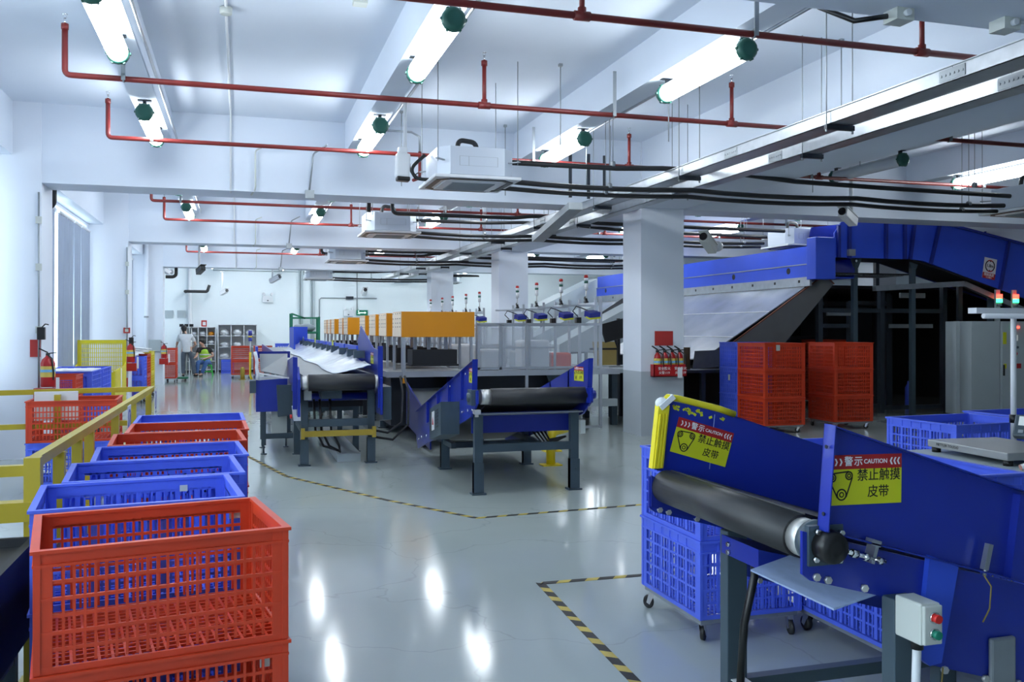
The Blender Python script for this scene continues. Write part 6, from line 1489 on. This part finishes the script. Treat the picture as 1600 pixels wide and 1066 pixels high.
# standing person, back to the camera, leaning a little to the left
t = thing('person', 'person in a white T-shirt and grey jeans standing with back to us', 'person', (-1.78, 33.5, 0))
J = dict(pel=(0, 0, .98), neck=(-.05, .04, 1.50), head=(-.10, .09, 1.655), shl=(-.24, .03, 1.42), elr=(.29, .10, 1.14), ell=(-.33, .20, 1.16), shr=(.15, .03, 1.43), wrl=(-.36, .42, 1.06), wrr=(.20, .32, 1.02), hal=(-.36, .52, 1.02), har=(.15, .42, .99),
         hpl=(-.10, 0, .93), hpr=(.10, 0, .93), knl=(-.12, .03, .50), knr=(.20, .03, .50), anl=(-.11, -.02, .085), anr=(.26, -.02, .085), ftl=(-.14, .14, .04), ftr=(.30, .13, .04))
person_body(t, J, (-.4, .9, -.2))
clothes(t, J, 'shirt_white', 'denim_grey', 'black_plastic', .75)
h = MB().ball((-.095, .075, 1.70), .112, (.90, 1.0, .95)).ball((-.09, .045, 1.65), .085, (1.0, .8, 1.0)); h.build('hair', 'hair_black', t)
# seated person in a safety vest on a green stool
t = thing('person', 'person in a lime safety vest and black top sitting on a green stool', 'person', (-1.15, 34.0, 0))
J = dict(pel=(0, 0, .50), neck=(-.10, -.02, 1.02), head=(-.16, -.06, 1.19), shl=(-.25, -.06, .95), shr=(.12, -.02, .95), ell=(-.32, -.22, .72), elr=(.24, -.16, .72), wrl=(-.36, -.42, .66), wrr=(-.02, -.32, .62), hal=(-.40, -.52, .66), har=(-.12, -.36, .60),
         hpl=(-.10, -.06, .49), hpr=(.10, -.06, .49), knl=(-.26, -.42, .50), knr=(.02, -.44, .50), anl=(-.30, -.40, .09), anr=(-.14, -.42, .09), ftl=(-.38, -.54, .04), ftr=(-.22, -.56, .04))
person_body(t, J, (-.75, -.6, -.1))
clothes(t, J, 'shirt_black', 'denim_blue', 'black_plastic', .6, .0)
mid = lambda a, b, q: tuple(V(a) * (1 - q) + V(b) * q)
v = skin('vest', [(*(V(J['pel']) + V((0, 0, .0))), .20, .17), (*(V(J['pel']) + V((0, 0, .05))), .205, .175), (*mid(J['pel'], J['neck'], .45), .20, .172), (*mid(J['pel'], J['neck'], .76), .205, .168), (*mid(J['pel'], J['neck'], .92), .13, .12)], [(0, 1), (1, 2), (2, 3), (3, 4)], 'vest_lime', t, 2)
for q, w_ in ((.25, .215), (.5, .212)):
    p = V(mid(J['pel'], J['neck'], q)); m = MB(); m.cyl(p + V((0, 0, -.02)), p + V((0, 0, .02)), w_, 20, cap=False)
    for vv in m.bm.verts: vv.co.y = p.y + (vv.co.y - p.y) * .82
    m.build('reflective_band', 'reflective', v)
MB().ball((-.145, -.03, 1.235), .108, (.92, 1.0, .82)).ball((-.11, -.0, 1.19), .08, (.95, .8, 1.0)).build('hair', 'hair_black', t)
t = thing('stool', 'green plastic stool under the seated person', 'stool', (-1.12, 34.0, 0))
MB().box(-.16, .16, -.16, .16, .35, .385).build('seat', 'green_plastic', t, bevel=.012)
for sx in (-1, 1):
    for sy in (-1, 1): MB().prism([(sx * .14 - .02, sy * .14 - .02, .35), (sx * .14 + .02, sy * .14 - .02, .35), (sx * .14 + .02, sy * .14 + .02, .35), (sx * .14 - .02, sy * .14 + .02, .35)], (sx * .05, sy * .05, -.35)).build('leg', 'green_plastic', t)
MB().bar((-.17, -.17, .15), (.17, -.17, .15), .02, .03).bar((-.17, .17, .15), (.17, .17, .15), .02, .03).build('rung', 'green_plastic', t)
# the dark belt machine behind the crate row at the lower left edge
t = thing('belt_table', 'dark steel belt table at the lower left edge behind the railing', 'machine', (-1.9, 5.2, 0))
MB().prism([(-2.9, 3.0, .54), (-.92, 3.0, .54), (-.92, 3.0, .66), (-2.9, 3.0, .66)], (0, 1.58, 0)).build('belt_bed', 'rubber', t, world=True)
MB().box(-.92, -.885, 3.0, 4.6, .30, .70).build('side_panel', 'black_steel', t, world=True); MB().box(-2.9, -.885, 4.58, 4.61, .30, .70).build('end_panel', 'black_steel', t, world=True)
for x, y in ((-.98, 3.1), (-.98, 4.48), (-2.4, 3.1), (-2.4, 4.48)): MB().box(x - .03, x + .03, y - .03, y + .03, 0, .54).build('leg', 'slate_paint', t, world=True)
MB().bar((-.98, 3.1, .2), (-.98, 4.48, .2), .05, .05).build('rail', 'slate_paint', t, world=True)
# ================================================================ camera and light
cam = bpy.data.cameras.new('camera'); co = bpy.data.objects.new('camera', cam); COL.objects.link(co)
cam.sensor_width = 36.0; cam.lens = 1413.0 / 1600 * 36.0
cam.shift_y = -(533.0 - 515.0) / 1600
cam.clip_end = 200
co.location = (0, 0, 1.65); co.rotation_euler = (PI / 2, 0, -math.atan(425 / 1413))
S.camera = co
w = bpy.data.worlds.new('world'); S.world = w; w.use_nodes = True
bg = w.node_tree.nodes['Background']; bg.inputs['Color'].default_value = (0.80, 0.90, 1.0, 1); bg.inputs['Strength'].default_value = 5.0
S.view_settings.view_transform = 'Standard'; S.view_settings.look = 'None'; S.view_settings.gamma = 1.0
S.view_settings.use_curve_mapping = False
S.view_settings.exposure = 0.40
S.cycles.use_denoising = True
S.cycles.max_bounces = 7; S.cycles.diffuse_bounces = 5; S.cycles.glossy_bounces = 3; S.cycles.transparent_max_bounces = 10
S.cycles.sample_clamp_indirect = 6.0
